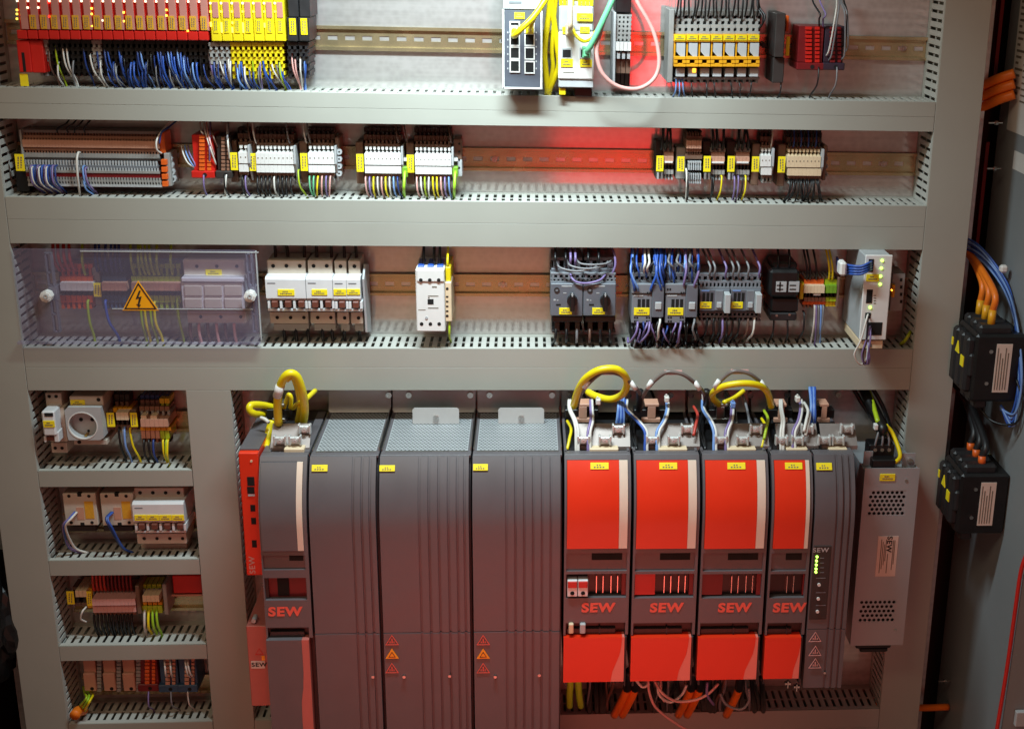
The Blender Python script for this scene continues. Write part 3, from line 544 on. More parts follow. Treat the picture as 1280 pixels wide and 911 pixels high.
# ---- groups of white-marked terminals
def tgroup(label, x0, x1, n, tag, top='term_brown', yt=160, d=0, ends=True, ytag=(193, 215), green=False, white='white'):
    t = TH('terminal_group', label, 'terminal', (x0+x1)/2, 226+d, .02)
    L = [(x0-1, x1+1, yt, 165+d, .055, n, .9, 'term_dark', 'rear_level'), (x0-1, x1+1, 165+d, 169+d, .050, n, .5, 'term_dark', 'rear_level'), (x0-1, x1+1, 169+d, 176+d, .046, n, .92, top, 'rear_level'), (x0, x1, 176+d, 180+d, .038, n, .5, top, 'upper_level'), (x0, x1, 180+d, 184+d, .034, n, .97, top, 'upper_level'),
         (x0, x1, 184+d, 187.5+d, .026, n, .6, white, 'marker_top'), (x0, x1, 187.5+d, 190.5+d, .028, n, .2, white, 'marker_top'), (x0, x1, 190.5+d, 192.5+d, .022, n, .5, white, 'marker'), (x0, x1, 192.5+d, 206.5+d, .018, n, .985, white, 'marker'), (x0+.6, x1+.6, 208+d, 217+d, .019, n, .985, white, 'lower_marker'), (x0+1, x1+1, 217+d, 220.5+d, .024, n, .97, top, 'lower_level'), (x0+1, x1+1, 220.5+d, 224.5+d, .026, n, .45, 'term_grey', 'lower_level'), (x0+1, x1+1, 224.5+d, 227+d, .028, n, .95, 'term_grey', 'lower_level')]
    bands(t, L, core=(x0+1, 163+d, x1-.5, 225+d, .058))
    t.p('seam', 'term_grey', B(x0, 206.5+d, x1, 208+d, .021, .06, 0))
    t.p('print', 'print_soft', *[B(x0+(i+.35)*(x1-x0)/n, 198+d, x0+(i+.6)*(x1-x0)/n, 199.5+d, .0176, .019, 0) for i in range(n)])
    if ends:
        a = rect(x1+.6, 184+d, x1+3, 230+d, .016)
        t.p('end_plate', 'pale_grey', PR([(.016, a[3]), (.016, at(x1, 206+d, .016).z), (.034, a[2]), (.072, a[2]), (.072, a[3])], a[0], a[1], 'X'))
    t.p('end_stop', 'term_brown', B(tag-5, 178+d, tag+4.5, 230+d, .036, .072, .001)); t.tag(tag-4.5, ytag[0]+d, tag+4.5, ytag[1]+d, .022, vert=True)
    return t
tgroup('narrow white two-way terminal group between two yellow tags', 298, 310, 2, 292.5, d=-2)
tgroup('wide white nine-way terminal group above black wires', 320, 367, 9, 316, d=-1)
tgroup('white six-way terminal group with pink and green wires below', 385, 418, 6, 380, d=-1)
tgroup('white terminal group left of two green earth clips on the bare rail', 455.5, 501, 9, 450)
tgroup('white terminal group beside the long bare rail', 518.5, 564, 9, 513, d=1)
t = TH('end_clamp', 'brown end clamp closing the white six-way terminals', 'clamp', 424, 222, .03); t.p('clamp', 'term_brown', B(419.5, 172, 425, 222, .03, .072, .001)); t.p('lug', 'pale_grey', *[RINGY(at(424, 190+k*9, .028), .0015, .0042, .026, .032, 10) for k in range(4)])
t = TH('end_clamp', 'brown perforated end clamp beside the long bare rail', 'clamp', 573, 222, .03); t.p('clamp', 'term_brown', B(567, 174, 577, 200, .036, .072, .001)); t.p('lug', 'pale_grey', B(571, 200, 577.5, 221, .034, .072, .001)); t.p('clamp_hole', 'hole', *[C(574, 180+k*10, 1.6, .0335, .037, 8) for k in range(4)])
for (x, s) in ((506, 'left'), (569, 'right')):
    t = TH('earth_clip', 'green earth terminal clip beside the %s' % ('yellow tag between white groups' if s == 'left' else 'end clamp of the bare rail'), 'clip', x, 222, .02)
    t.p('clip', 'green', B(x-3.5, 209, x+3.5, 222, .018, .06, .001)); t.p('clip_top', 'term_dark', B(x-3, 196, x+3, 208, .03, .07, .0006)); t.p('clip_cap', 'white', B(x-3, 198, x+3, 202, .026, .034, .0004)); t.p('wire_hole', 'hole', C(x, 217, 1.6, .0176, .02, 8))
    WIRE(into(x, 217, .016, D2[1], -.004, .010), .0022, 'w_lime', 'green earth wire dropping from the clip by the %s' % ('yellow tag' if s == 'left' else 'end clamp'), None)
pal = ['w_pink', 'w_violet', 'w_white', 'w_gy', 'w_yellow', 'w_white', 'w_ltblue', 'w_blue', 'w_grey']
for (x0, n, cs) in ((457, 9, ['w_pink', 'w_violet', 'w_yellow', 'w_white', 'w_pink', 'w_yellow', 'w_white', 'w_ltblue', 'w_dkblue']), (521, 9, ['w_pink', 'w_white', 'w_gy', 'w_white', 'w_yellow', 'w_yellow', 'w_pink', 'w_violet', 'w_ltblue'])):
    drops([(x0+i*5.0, 223, c, random.uniform(-1, 6)) for i, c in enumerate(cs)], '%s wire fanned under the white terminal groups near the bare rail', 'fan', D2[1], .022, .0013)
drops([(387+i*5.2, 222, c, random.uniform(-6, 4)) for i, c in enumerate(['w_green', 'w_green', 'w_yellow', 'w_pink', 'w_violet', 'w_pink'])], '%s wire under the white six-way terminals', 'six', D2[1], .022, .0013)
drops([(322+i*5.2, 223, 'w_black' if i != 4 else 'w_white', random.uniform(-4, 4)) for i in range(9)]+[(373, 215, 'w_gy', 9), (307, 222, 'w_violet', 3), (303, 222, 'w_black', 2)], '%s wire under the white nine-way terminals', 'nine', D2[1], .022, .0013)
for (x, m) in ((316, 'w_white'), (358, 'w_grey'), (379, 'w_white'), (384, 'w_grey'), (494, 'w_brown'), (505, 'w_brown'), (560, 'w_brown'), (310, 'w_brown')): WIRE(upto(x+4, 178, .03, D1[0], -.006, .006), .0012, m, '%s wire rising from the white terminals behind the duct' % NAMES[m], 'rise '+m)
# right-hand terminals of row 2
def small_t(label, x0, x1, n, tag, brown=True, d=0):
    t = TH('terminal_group', label, 'terminal', (x0+x1)/2, 226+d, .02); m = 'term_rust' if brown else 'term_grey'
    bands(t, [(x0-1, x1+1, 180+d, 185+d, .040, n, .5, 'term_grey', 'upper_level'), (x0-1, x1+1, 185+d, 190+d, .036, n, .96, 'term_grey', 'upper_level'), (x0, x1, 190+d, 196+d, .032, n, .98, m, 'brown_level'), (x0, x1, 196+d, 202+d, .024, n, .96, 'salmon', 'marker'), (x0+1, x1-1, 202+d, 204+d, .022, 1, 1, 'white', 'marker_edge'), (x0, x1, 204+d, 206+d, .026, n, .9, m, 'lower_level'), (x0, x1, 206+d, 212+d, .03, n, .35, 'term_dark', 'lower_level'), (x0, x1, 212+d, 218+d, .03, n, .9, 'term_grey', 'lower_level'), (x0, x1, 218+d, 225+d, .034, n, .5, 'pale_grey', 'foot')], core=(x0, 182+d, x1-.5, 223+d, .05))
    t.p('end_stop', 'term_dark', B(tag-6, 176+d, tag+6, 196+d, .045, .072, .001), B(tag-5, 196+d, tag+5, 224+d, .035, .072, .001)); t.p('end_stop_foot', 'pale_grey', *TEETH(tag-5, 216+d, tag+5, 224+d, .033, .05, 2, .55))
    t.tag(tag-4.5, 195+d, tag+4.5, 214.5+d, .022, vert=True); return t
small_t('brown three-way terminal group right of the red reflection', 830, 842, 3, 825)
t = TH('terminal_group', 'tall grey tiered terminal block with salmon markers rising above its neighbours', 'terminal', 868, 232, .02)
bands(t, [(858, 878, 166, 170, .034, 6, .5, 'term_brown', 'upper_tier'), (858, 878, 170, 176, .032, 6, .95, 'term_brown', 'upper_tier'), (858, 877, 176, 186, .022, 6, .9, 'salmon', 'marker'), (858, 877, 186, 190, .026, 6, .9, 'term_rust', 'upper_tier'), (858, 876, 190, 192.5, .028, 6, .5, 'term_brown', 'upper_tier'), (856, 878, 192.5, 199, .03, 1, 1, 'term_brown', 'middle_tier'), (860, 877, 202, 204, .024, 6, .9, 'pale_grey', 'lower_tier'), (860, 877, 204, 208, .024, 6, .5, 'pale_grey', 'lower_tier'), (860, 877, 208, 213, .022, 6, .6, 'pale_grey', 'lower_tier'), (860, 877, 217, 220, .022, 6, .6, 'pale_grey', 'lower_tier'), (860, 877, 220, 225, .022, 6, .5, 'pale_grey', 'lower_tier'), (860, 877, 225, 230, .024, 6, .7, 'pale_grey', 'lower_tier')], core=(858, 164, 876, 229, .05))
t.tag(846.5, 196, 855.5, 214.5, .022, vert=True); t.p('end_stop', 'term_grey', B(845, 185, 857, 224, .036, .072, .001))
small_t('brown four-way terminal group with a yellow wire, beside the tall tiered block', 889, 906, 4, 884, d=.5)
small_t('brown four-way terminal group between yellow tags, violet wires below', 920, 937, 4, 914, d=.5)
tgroup('white three-way terminal group beside the brown four-way ones', 951, 964, 3, 944.5, d=2, ytag=(194, 213))
tgroup('white nine-way terminal group over a black wire tangle', 984, 1026, 9, 977, d=3, ytag=(193, 213), white='cream')
t = TH('end_clamp', 'brown rounded end clamp after the black wire tangle', 'clamp', 1031, 226, .03); t.p('clamp', 'term_brown', B(1028.5, 182, 1033.5, 226, .03, .072, .0016)); t.p('lug', 'term_grey', *[RINGY(at(1032, 188+k*10, .04), .0015, .004, .038, .046, 8) for k in range(4)])
drops([(987+i*2.6+random.uniform(-1, 1), 227, 'w_black', random.uniform(-14, 14)) for i in range(15)], '%s wire in the tangle under the white nine-way terminals', 'tangle', D2[1], .02, .0012)
drops([(858, 214, 'w_white', 4), (859, 216, 'w_black', 5)], '%s wire leaving the tall tiered block', 'tier', D2[1], .014, .0016)
drops([(890, 222, 'w_black', 0), (892, 222, 'w_black', -4), (902, 222, 'w_yellow', -5), (918, 222, 'w_violet', 0), (923, 222, 'w_violet', -1), (928, 222, 'w_black', -4), (932, 222, 'w_yellow', -4)], '%s wire under the brown four-way terminals', 'four', D2[1], .026, .0014)
for (x, m) in ((827, 'w_black'), (832, 'w_black'), (838, 'w_black'), (891, 'w_black'), (896, 'w_black'), (903, 'w_black'), (922, 'w_black'), (928, 'w_black'), (935, 'w_black'), (963, 'w_white')): WIRE(upto(x, 186, .034, D1[0], random.uniform(-.006, .006), .006), .0020 if m == 'w_black' else .0012, m, '%s wire feeding the right-hand terminal groups from above' % NAMES[m], 'feed2 '+m)
for i in range(9): WIRE(upto(987+i*4.6, 183, .03, D1[0], random.uniform(-.003, .003), .003), .0012, 'w_dkblue' if i % 2 else 'w_black', '%s wire feeding the white nine-way terminals over the tangle' % ('dark blue' if i % 2 else 'black'), 'feed3 %d' % (i % 2))
# ================================================================ row 3
# ---- things behind the clear cover
def termP(label, x0, x1, n, m, mk='salmon', y0=330, y1=386):
    t = TH('terminal_group', label, 'terminal', (x0+x1)/2, y1, .03); h = y1-y0; Y = lambda k: y0+h*k
    bands(t, [(x0, x1, Y(0), Y(.10), .045, n, .9, m, 'upper_level'), (x0, x1, Y(.10), Y(.28), .042, n, .5, m, 'upper_level'), (x0, x1, Y(.28), Y(.42), .034, n, .95, m, 'upper_level'), (x0, x1, Y(.42), Y(.60), .024, n, .97, mk, 'marker'), (x0, x1, Y(.60), Y(.70), .032, n, .5, 'term_dark', 'lower_level'), (x0, x1, Y(.70), Y(.86), .034, n, .9, m, 'lower_level'), (x0, x1, Y(.86), Y(1), .036, n, .5, m, 'lower_level')], core=(x0+.5, Y(.05), x1-.5, Y(.97), .052)); return t
termP('orange-brown terminals behind the clear cover beside its slotted bracket', 75, 116, 6, 'orange', 'white')
termP('blue-grey terminals behind the clear cover', 127, 158, 6, 'term_blue', 'salmon')
termP('green-yellow earth terminals behind the clear cover and warning triangle', 164, 226, 9, 'w_gy', 'salmon')
t = TH('end_stop', 'yellow tag on an end stop behind the clear cover', 'end stop', 121, 380, .03); t.p('stop', 'term_grey', B(117, 335, 126, 382, .04, .072, .001)); t.tag(116.5, 354, 126, 371, .03, vert=True)
for i, x in enumerate((74, 80, 87, 94)): WIRE(upto(x, 337, .036, D2[0], -.006, .012), .0024, 'w_red', 'red-orange wire behind the clear cover', 'cover red wires')
for x in (107, 168, 176, 182, 187, 193, 199, 216): WIRE(upto(x, 342, .036, D2[0], random.uniform(-.006, .002), .008), .0021, 'w_gy', 'green-yellow wire rising behind the clear cover', 'cover earth wires up')
for x in (122, 128, 134, 141, 147, 153): WIRE(upto(x, 338, .038, D2[0], random.uniform(-.004, .004), .006), .0021, 'w_dkblue', 'dark blue wire rising behind the clear cover', 'cover blue wires')
drops([(110, 378, 'w_gy', 2), (132, 378, 'w_blue', 14), (176, 380, 'w_gy', 2), (181, 380, 'w_yellow', 2), (188, 380, 'w_gy', 4), (193, 380, 'w_yellow', 6), (222, 376, 'w_gy', 3)], '%s wire dropping behind the clear cover', 'cover drop', D3[1], .030, .0021)
t = TH('isolator_switch', 'white three-pole isolator switch behind the clear cover', 'switch', 268, 404, .01)
t.p('upper_base', 'breaker', B(229, 325, 306, 346, .024, .072, .0012)); t.p('lower_base', 'breaker', B(234, 388, 308, 404, .026, .072, .0012)); t.p('body', 'breaker_white', B(226, 347, 305, 353, .008, .06, .0016), B(227, 353.5, 305, 387.5, .012, .06, .0012))
for k in range(3):
    q = 230+k*25; t.p('handle', 'breaker', B(q, 357, q+22, 370, .009, .03, .001), B(q, 373, q+22, 386, .0085, .03, .0016)); t.p('screw_hole', 'hole', C(246+k*25, 333, 2.6, .0236, .03, 10), C(251+k*25, 396, 2.6, .0256, .03, 10))
t.tag(257, 337, 277, 344.5, .024)
drops([(238+i*11, 404, 'w_pink' if i % 2 else 'w_brown', 2) for i in range(6)], '%s wire under the three-pole isolator behind the clear cover', 'iso', D3[1], .036, .0024)
# ---- clear cover with brackets, knobs and warning sign
Yp = -.001
t = TH('clear_cover', 'clear violet-tinted plastic cover with warning triangle and white knobs', 'cover', 172, 430, Yp, Yb=Yp)
t.p('sheet', 'plexi', B(22, 312, 322, 425, Yp-.003, Yp, .0005)); a = rect(24, 425.5, 326, 431, Yp-.003); t.p('folded_edge', 'plexi', BW(a[0], a[1], Yp-.012, Yp, a[3]-.004, a[3]-.001))
t.p('edge', 'pale_grey', B(100, 314.2, 323, 315.6, Yp-.0045, Yp-.0032, 0), B(140, 386, 316, 386.9, Yp-.0045, Yp-.0032, 0), B(322.3, 314, 323.6, 425, Yp-.004, Yp, 0))  # top and right edges; the middle strip paints a reflected rail edge
# slotted brackets: two-rail frames with cross bars
for (xt, xb) in ((59, 71), (310, 320)):
    w = 8.5 if xt < 100 else 7.5; f = lambda y: xt+(xb-xt)*(y-316)/(416-316)
    s = []
    for (u, v2) in ((316, 342), (342, 358), (376, 394), (394, 416)):
        s += [B(f((u+v2)/2)-w/2, u, f((u+v2)/2)-w/2+2, v2, Yp+.0035, Yp+.012, .0003), B(f((u+v2)/2)+w/2-2, u, f((u+v2)/2)+w/2, v2, Yp+.0035, Yp+.012, .0003), B(f((u+v2)/2)-w/2+2, v2-2, f((u+v2)/2)+w/2-2, v2, Yp+.0035, Yp+.012, 0)]
    s += [B(f(316)-w/2, 316, f(316)+w/2, 318, Yp+.0035, Yp+.012, 0), B(f(367)-w*.55, 358, f(367)+w*.75, 376, Yp+.0035, Yp+.012, .001), B(f(367)-w/2, 360, f(367)+w/2, 372, Yp+.012, .072, .001)]
    t.p('bracket', 'mid_grey', s)
for (kx, ky) in ((57, 371), (312, 371)):
    k = t.p('knob', 'white', C(kx, ky, 8.8, Yp-.014, Yp-.003, 8), C(kx, ky, 6.2, Yp-.017, Yp-.014, 8)); t.p('knob_socket', 'pale_grey', RINGY(at(kx, ky, Yp-.018), .002, .0036, Yp-.0185, Yp-.017, 8), parent=k)
sg = t.p('warning_sign', 'warn_yellow', TRI(174.5, 374, 37, Yp-.0042, .001)); t.p('sign_border', 'print', TRIRING(174.5, 374, 33, Yp-.0047, .0005, .045), parent=sg)
c = at(174.5, 373, Yp); u = .001
bolt = [(1.5, 13), (-4.5, 0), (.5, 1.5), (-2.2, -8), (-4, -7.4), (-.8, -13), (2.4, -8.5), (.4, -8.4), (4.6, 4.5), (-.2, 2.8), (4, 13)]
t.p('lightning_bolt', 'print', PR([(c.x+x*u, c.z+z*u) for x, z in bolt], Yp-.0048, Yp-.0043, 'Y'), parent=sg)
# ---- miniature circuit breakers
def breaker(label, x0, x1, poles, y, tags, slant=0, h=88, m='breaker', Yn=.0, group=None):
    """y = top; nose, toggles, screws"""
    t = TH('circuit_breaker', label, 'breaker', (x0+x1)/2, y+h, Yn, group); k = h/88; w = (x1-x0)/poles; Y = lambda v: y+v*k; sl = lambda v: slant*(v/88)
    t.p('upper_body', m, B(x0+2, Y(0), x1, Y(20.5), Yn+.022, .072, .001)); t.p('lower_body', m, B(x0+2+sl(70), Y(64), x1+sl(70), Y(79), Yn+.022, .072, .001), B(x0+6+sl(88), Y(79), x1+sl(88), Y(88), Yn+.045, .072, .001))
    a = rect(x0, Y(21), x1, Y(50.5), Yn); mid = at(x0, Y(24), Yn).z
    t.p('nose', 'breaker_white', PR([(Yn+.004, a[3]), (Yn, mid), (Yn, a[2]+.004), (Yn+.004, a[2]), (.07, a[2]), (.07, a[3])], a[0], a[1], 'X'))
    t.p('toggle_frame', 'breaker_white', B(x0+sl(57), Y(60.5), x1+sl(57), Y(63.5), Yn+.004, .06, .0006), *[B(x0+sl(57)+i*w-1.6+(1.6 if i == 0 else 0)-(1.6 if i == poles else 0), Y(51), x0+sl(57)+i*w+1.6+(1.6 if i == 0 else 0)-(1.6 if i == poles else 0), Y(60.3), Yn+.002, .06, .0004) for i in range(poles+1)])
    for i in range(poles):
        q = x0+sl(57)+i*w+w/2; t.p('toggle', 'toggle', B(q-w*.24, Y(51.3), q+w*.24, Y(59.5), Yn-.004, .03, .0012))
        t.p('screw_hole', 'hole', C(q-sl(57)+1, Y(7), 2.9, Yn+.0215, Yn+.03, 12), C(q+sl(13)+3, Y(71.5), 2.7, Yn+.0215, Yn+.03, 12))
    t.p('core', 'charcoal', B(x0+2, Y(50), x1-1, Y(64), Yn+.02, .071, 0)); t.p('print', 'mid_grey', B(x0+2, Y(28), x0+12, Y(29.3), Yn-.0003, Yn+.001, 0))
    for tg in tags: t.tag(tg[0], tg[1], tg[2], tg[3], Yn)
    return t
breaker('white three-pole circuit breaker next to the clear cover', 332, 382, 3, 325.5, [(347, 362, 368, 369.5)], 4)
breaker('white two-pole circuit breaker with one yellow tag', 382.7, 415.6, 2, 325.5, [(389.5, 362, 409, 369)], 4)
breaker('white single-pole circuit breaker next to the two-pole one', 416.2, 433, 1, 326, [(417, 361.5, 432.7, 369)], 4)
breaker('white single-pole circuit breaker at the end beside the bare rail', 433.4, 450.5, 1, 326, [(433.6, 361.5, 450, 368.5)], 4)
t = TH('side_plate', 'pale side plate closing the circuit breaker row', 'side plate', 455, 415, .01); t.p('plate', 'pale_grey', PR([(at(452, 349, .004).z and (.006), at(453, 349, .006).z), (.022, at(455, 415, .022).z), (.072, at(455, 415, .072).z), (.072, at(453, 330, .072).z), (.03, at(453, 330, .03).z)], at(453.5, 380, .01).x+.001, at(456, 380, .01).x+.001, 'X'))
for x in (345, 361, 381, 397, 415, 431, 446): WIRE(upto(x, 327, .045, D2[0], random.uniform(-.003, .003), .002), .0026, 'w_black', 'thick black wire entering the circuit breaker tops', 'breaker feed')
drops([(x, 409, 'w_black', 4) for x in (355, 370, 385, 403, 415, 430, 449)], 'thick %s wire leaving the circuit breaker bottoms', 'breaker out', D3[1], .05, .0026)
# ---- white contactor
Yc = -.012
t = TH('contactor', 'white contactor standing alone with blue screws on top', 'contactor', 540, 415, Yc)
t.p('body', 'white', B(520, 337, 556, 414.5, Yc, .07, .0014)); t.p('upper_step', 'white', B(521, 337.5, 555, 352, Yc-.002, Yc+.002, .0008)); t.p('side_block', 'cream', B(556.5, 353, 564.5, 402, Yc+.003, .07, .001)); t.p('earth_block', 'yellow', B(557, 334, 563.5, 352, Yc+.010, .07, .001))
t.p('coil_top', 'w_blue', *[B(522+k*12, 332.5, 530+k*12, 337, Yc+.014, .05, .001) for k in range(3)])
t.p('screw_hole', 'hole', *[C(526+k*11.2, 350.3, 2.8, Yc-.0024, Yc, 10) for k in range(3)], *[C(527+k*11, 405, 2.8, Yc-.0004, Yc+.002, 10) for k in range(3)], *[C(559, y, 2.2, Yc+.0026, Yc+.004, 8) for y in (361, 395)], *[B(557.5, y, 560.5, y+2, Yc+.0026, Yc+.004, 0) for y in (370, 376, 382, 388)])
t.p('window', 'hole', B(534.5, 374, 542, 380.5, Yc-.0004, Yc+.002, 0)); t.p('print', 'print_soft', B(535, 369.5, 548, 370.6, Yc-.0003, Yc+.001, 0), B(535, 384.5, 548, 385.6, Yc-.0003, Yc+.001, 0), B(523, 387, 532, 387.8, Yc-.0003, Yc+.001, 0), B(540, 358, 546, 359.6, Yc-.0003, Yc+.001, 0), B(535, 371.5, 537, 373, Yc-.0003, Yc+.001, 0)); t.p('button', 'pale_grey', C(533, 397.5, 2.2, Yc-.001, Yc+.002, 10))
WIRE(upto(560, 336, .006, D2[0], 0, .006), .0018, 'w_yellow', 'yellow wire entering the white contactor from above', None); WIRE(into(562, 402, .0, D3[1], -.001, .003), .0018, 'w_gy', 'green-yellow wire leaving the white contactor', None)
for x in (530, 543, 550): WIRE(upto(x, 334, .02, D2[0], 0, .002), .0024, 'w_black', 'black wire entering the white contactor from above', 'contactor feed')
# ---- motor protection switches
for k in range(2):
    x = 688+k*41.3; Ym = -.006
    t = TH('motor_switch', 'dark grey motor protection switch with turned knob%s' % (' beside the bare rail' if k == 0 else ', next to blue-wired contactors'), 'switch', x+20, 416, Ym)
    t.p('upper_terminal', 'con_grey', B(x+1, 322, x+40, 326, .016, .07, .0008), *TEETH(x+1, 326, x+40, 336, .014, .07, 3, .55), B(x+1, 336, x+40, 341, .012, .07, .0008))
    t.p('terminal_strip', 'mid_grey', B(x, 341, x+40.5, 344, .004, .07, .0006), *TEETH(x, 344, x+40.5, 347.5, .004, .07, 6, .45), B(x, 347.5, x+40.5, 349, .004, .07, 0), *TEETH(x, 349, x+40.5, 351.5, .004, .07, 8, .5), B(x, 351.5, x+40.5, 354, .004, .07, .0004))
    t.p('front', 'con_grey', B(x, 354.5, x+40.5, 395, Ym, .07, .0012)); t.p('lower_terminal', 'charcoal', B(x+2, 395.5, x+40, 402.5, Ym+.008, .07, .0008), *TEETH(x+2, 402.5, x+40, 413, Ym+.012, .07, 3, .45), B(x+2, 413, x+40, 416, Ym+.014, .07, .0006)); t.p('core', 'hole', B(x+2, 324, x+39, 414, .03, .0705, 0))
    kn = t.p('knob', 'black', C(x+27.5, 377, 8.0, Ym-.010, Ym, 18), B(x+24.6, 368, x+30.2, 390, Ym-.015, Ym-.008, .0012)); t.p('pointer', 'pale_grey', B(x+26.7, 366.5, x+28.2, 371, Ym-.0155, Ym-.014, 0), parent=kn)
    t.p('dial', 'print', RINGY(at(x+8, 362.5, Ym), .0022, .0042, Ym-.0012, Ym+.001, 16)); t.p('dial_face', 'mid_grey', C(x+8, 362.5, 2.2, Ym-.0008, Ym+.001, 10)); t.p('print', 'pale_grey', B(x+4, 374, x+6.5, 376, Ym-.0004, Ym+.001, 0), B(x+8, 375, x+10, 376, Ym-.0004, Ym+.001, 0), B(x+14, 357, x+27, 358.6, Ym-.0004, Ym+.001, 0), B(x+16, 366, x+20, 367, Ym-.0004, Ym+.001, 0)); t.p('slot', 'hole', B(x+7, 380, x+13, 382, Ym-.0004, Ym+.002, 0))
    t.tag(x+11, 385, x+27, 393, Ym)
for (x, m) in ((694, 'w_black'), (707, 'w_black'), (713, 'w_violet'), (719, 'w_violet'), (735, 'w_black'), (748, 'w_black')):
    WIRE(upto(x, 331, .006, D2[0], 0, .006), .002, m, '%s wire entering the motor switches from above' % NAMES[m], 'motor feed '+m)
for (x0, x1, y, dy, m) in ((695, 748, 331, 8, 'w_grey'), (708, 760, 329, 7, 'w_grey'), (720, 764, 328, 3, 'w_grey')): WIRE(PX((x0, y-4, .01), (x0+6, y+dy*.5, -.004), ((x0+x1)/2, y+dy, -.008), (x1-6, y+dy*.5, -.004), (x1, y-2, .01)), .0016, m, 'grey wire bridging the two motor switches', 'motor bridge')
WIRE(PX((713, 342, .006), (715, 348, -.006), (722, 353, -.010), (735, 354, -.010), (750, 350, -.008), (757, 343, .004)), .0017, 'w_violet', 'violet wire bowed across the motor switches', None)
WIRE(PX((763, 306, .03), (768, 318, .012), (769, 332, .006), (764, 345, .006)), .0019, 'w_violet', 'violet wire curling down the second motor switch', None)
drops([(695, 410, 'w_black', -6), (708, 410, 'w_black', 0), (721, 410, 'w_grey', 0), (737, 410, 'w_brown', 0), (750, 410, 'w_black', 2), (762, 410, 'w_black', 4)], '%s wire leaving the motor switches', 'motor out', D3[1], .01, .0022)
# ---- grey contactors with blue wiring
for k in range(2):
    x = 789+k*42.2; Ym = -.008
    t = TH('contactor', 'tall grey contactor with blue wires%s' % (' beside the motor switches' if k == 0 else ', next to the lower contactor pair'), 'contactor', x+20, 430, Ym)
    t.p('upper_terminal', 'mid_grey', B(x, 329, x+41, 334, .014, .07, .0008), *TEETH(x, 334, x+41, 341, .012, .07, 5, .4), B(x, 341, x+41, 346, .010, .07, .0008), *TEETH(x, 346, x+41, 351, .008, .07, 6, .45), B(x, 351, x+41, 354.5, .006, .07, .0004))
    t.p('front', 'mid_grey', B(x+.5, 355, x+26, 367, Ym, .07, .001), B(x+.5, 367.3, x+26, 404, Ym+.002, .07, .001)); t.p('aux_block', 'con_grey', B(x+26.4, 356, x+41, 397, Ym-.003, .07, .001))
    t.p('slot', 'hole', *[B(x+8+i*5.4, 374, x+11.8+i*5.4, 384, Ym+.0015, Ym+.004, 0) for i in range(3)], *TEETH(x+2, 360.5, x+8, 363, Ym-.0004, Ym+.002, 2, .7), *TEETH(x+19, 365, x+25, 367, Ym-.0004, Ym+.002, 2, .7), *TEETH(x+3, 396, x+9, 398, Ym+.0015, Ym+.004, 2, .7), *TEETH(x+18, 396, x+24, 398, Ym+.0015, Ym+.004, 2, .7), *TEETH(x+3, 400.5, x+9, 403, Ym+.0015, Ym+.004, 2, .7), *TEETH(x+18, 400.5, x+24, 403, Ym+.0015, Ym+.004, 2, .7))
    t.p('button', 'pale_grey', B(x+30, 378, x+38, 387, Ym-.005, Ym, .0008)); t.p('print', 'pale_grey', B(x+3, 369, x+15, 370.6, Ym+.0015, Ym+.003, 0)); t.p('lower_terminal', 'term_dark', B(x+2, 404.5, x+40, 410, .006, .07, .0008), *TEETH(x+2, 410, x+40, 418, .010, .07, 4, .25), B(x+2, 418, x+40, 420, .010, .07, .0006), B(x+2, 420, x+40, 428, .022, .07, .0006)); t.p('core', 'hole', B(x+1, 330, x+40, 426, .028, .0705, 0))
    t.tag(x+3.5, 385, x+23, 394, Ym+.002)
lab = '%s wire entering the blue-wired contactors'
for (x, y, b, m) in ((797, 362, 791, 'w_ltblue'), (793, 362, 790, 'w_blue'), (805, 338, 806, 'w_white'), (809, 338, 811, 'w_white'), (814, 362, 819, 'w_blue'), (826, 362, 822, 'w_blue'), (829, 358, 826, 'w_blue'), (830, 345, 828, 'w_dkblue'), (841, 336, 837, 'w_grey'), (853, 336, 848, 'w_grey'), (866, 336, 863, 'w_grey'), (855, 356, 857, 'w_violet'), (868, 358, 872, 'w_violet'), (873, 340, 873, 'w_blue')):
    WIRE(PX((x, y+3, .0), (x, y-2, -.012), (b+(b-x)*.4, (y+318)/2, -.012), (b, 318, .008), (b-1, 304, .03)), .0019, m, lab % NAMES[m], 'cont feed '+m)
for (x, y, m, b) in ((797, 402, 'w_violet', -12), (812, 402, 'w_violet', -14), (825, 398, 'w_white', -3), (851, 402, 'w_violet', -4), (868, 398, 'w_grey', 2)):
    WIRE(PX((x, y, -.004), (x, y+4, -.016), (x-2, y+14, -.020), (x+b*.7, y+24, -.012), (x+b*.9-1, y+26, .006), (x+b, y+20, .02)), .0018, m, '%s wire hooking under the blue-wired contactors' % NAMES[m], 'cont hook '+m)
for i in range(9): WIRE(PX((795+i*9, 422, .016), (794+i*9, 428, .004), (793+i*9+random.uniform(-3, 3), 433, .002), (797+i*9, 430, .02), (798+i*9, 424, .04)), .0017, 'w_black' if i % 3 else 'w_grey', '%s wire loop below the blue-wired contactors' % ('black' if i % 3 else 'grey'), 'cont loop %d' % (i % 3 > 0))
for i in range(18):
    x = 790+i*4.6+random.uniform(-2, 2); y = random.uniform(334, 352); s_ = random.uniform(-4, 4)
    WIRE(PX((x, y+3, .004), (x, y-2, -.006), (x+s_, (y+318)/2, -.006), (x+s_, 318, .01), (x, 304, .03)), .0015, random.choice(('w_blue', 'w_dkblue', 'w_black', 'w_ltblue')), '', 'dense')
    x += 1; y = random.uniform(398, 412)
    WIRE(PX((x, y, .002), (x, y+5, -.010), (x+s_, y+14, -.010), (x+s_*2, 428, .010), (x+s_*2, 436, .03)), .0015, random.choice(('w_dkblue', 'w_black', 'w_black', 'w_violet')), '', 'dense')
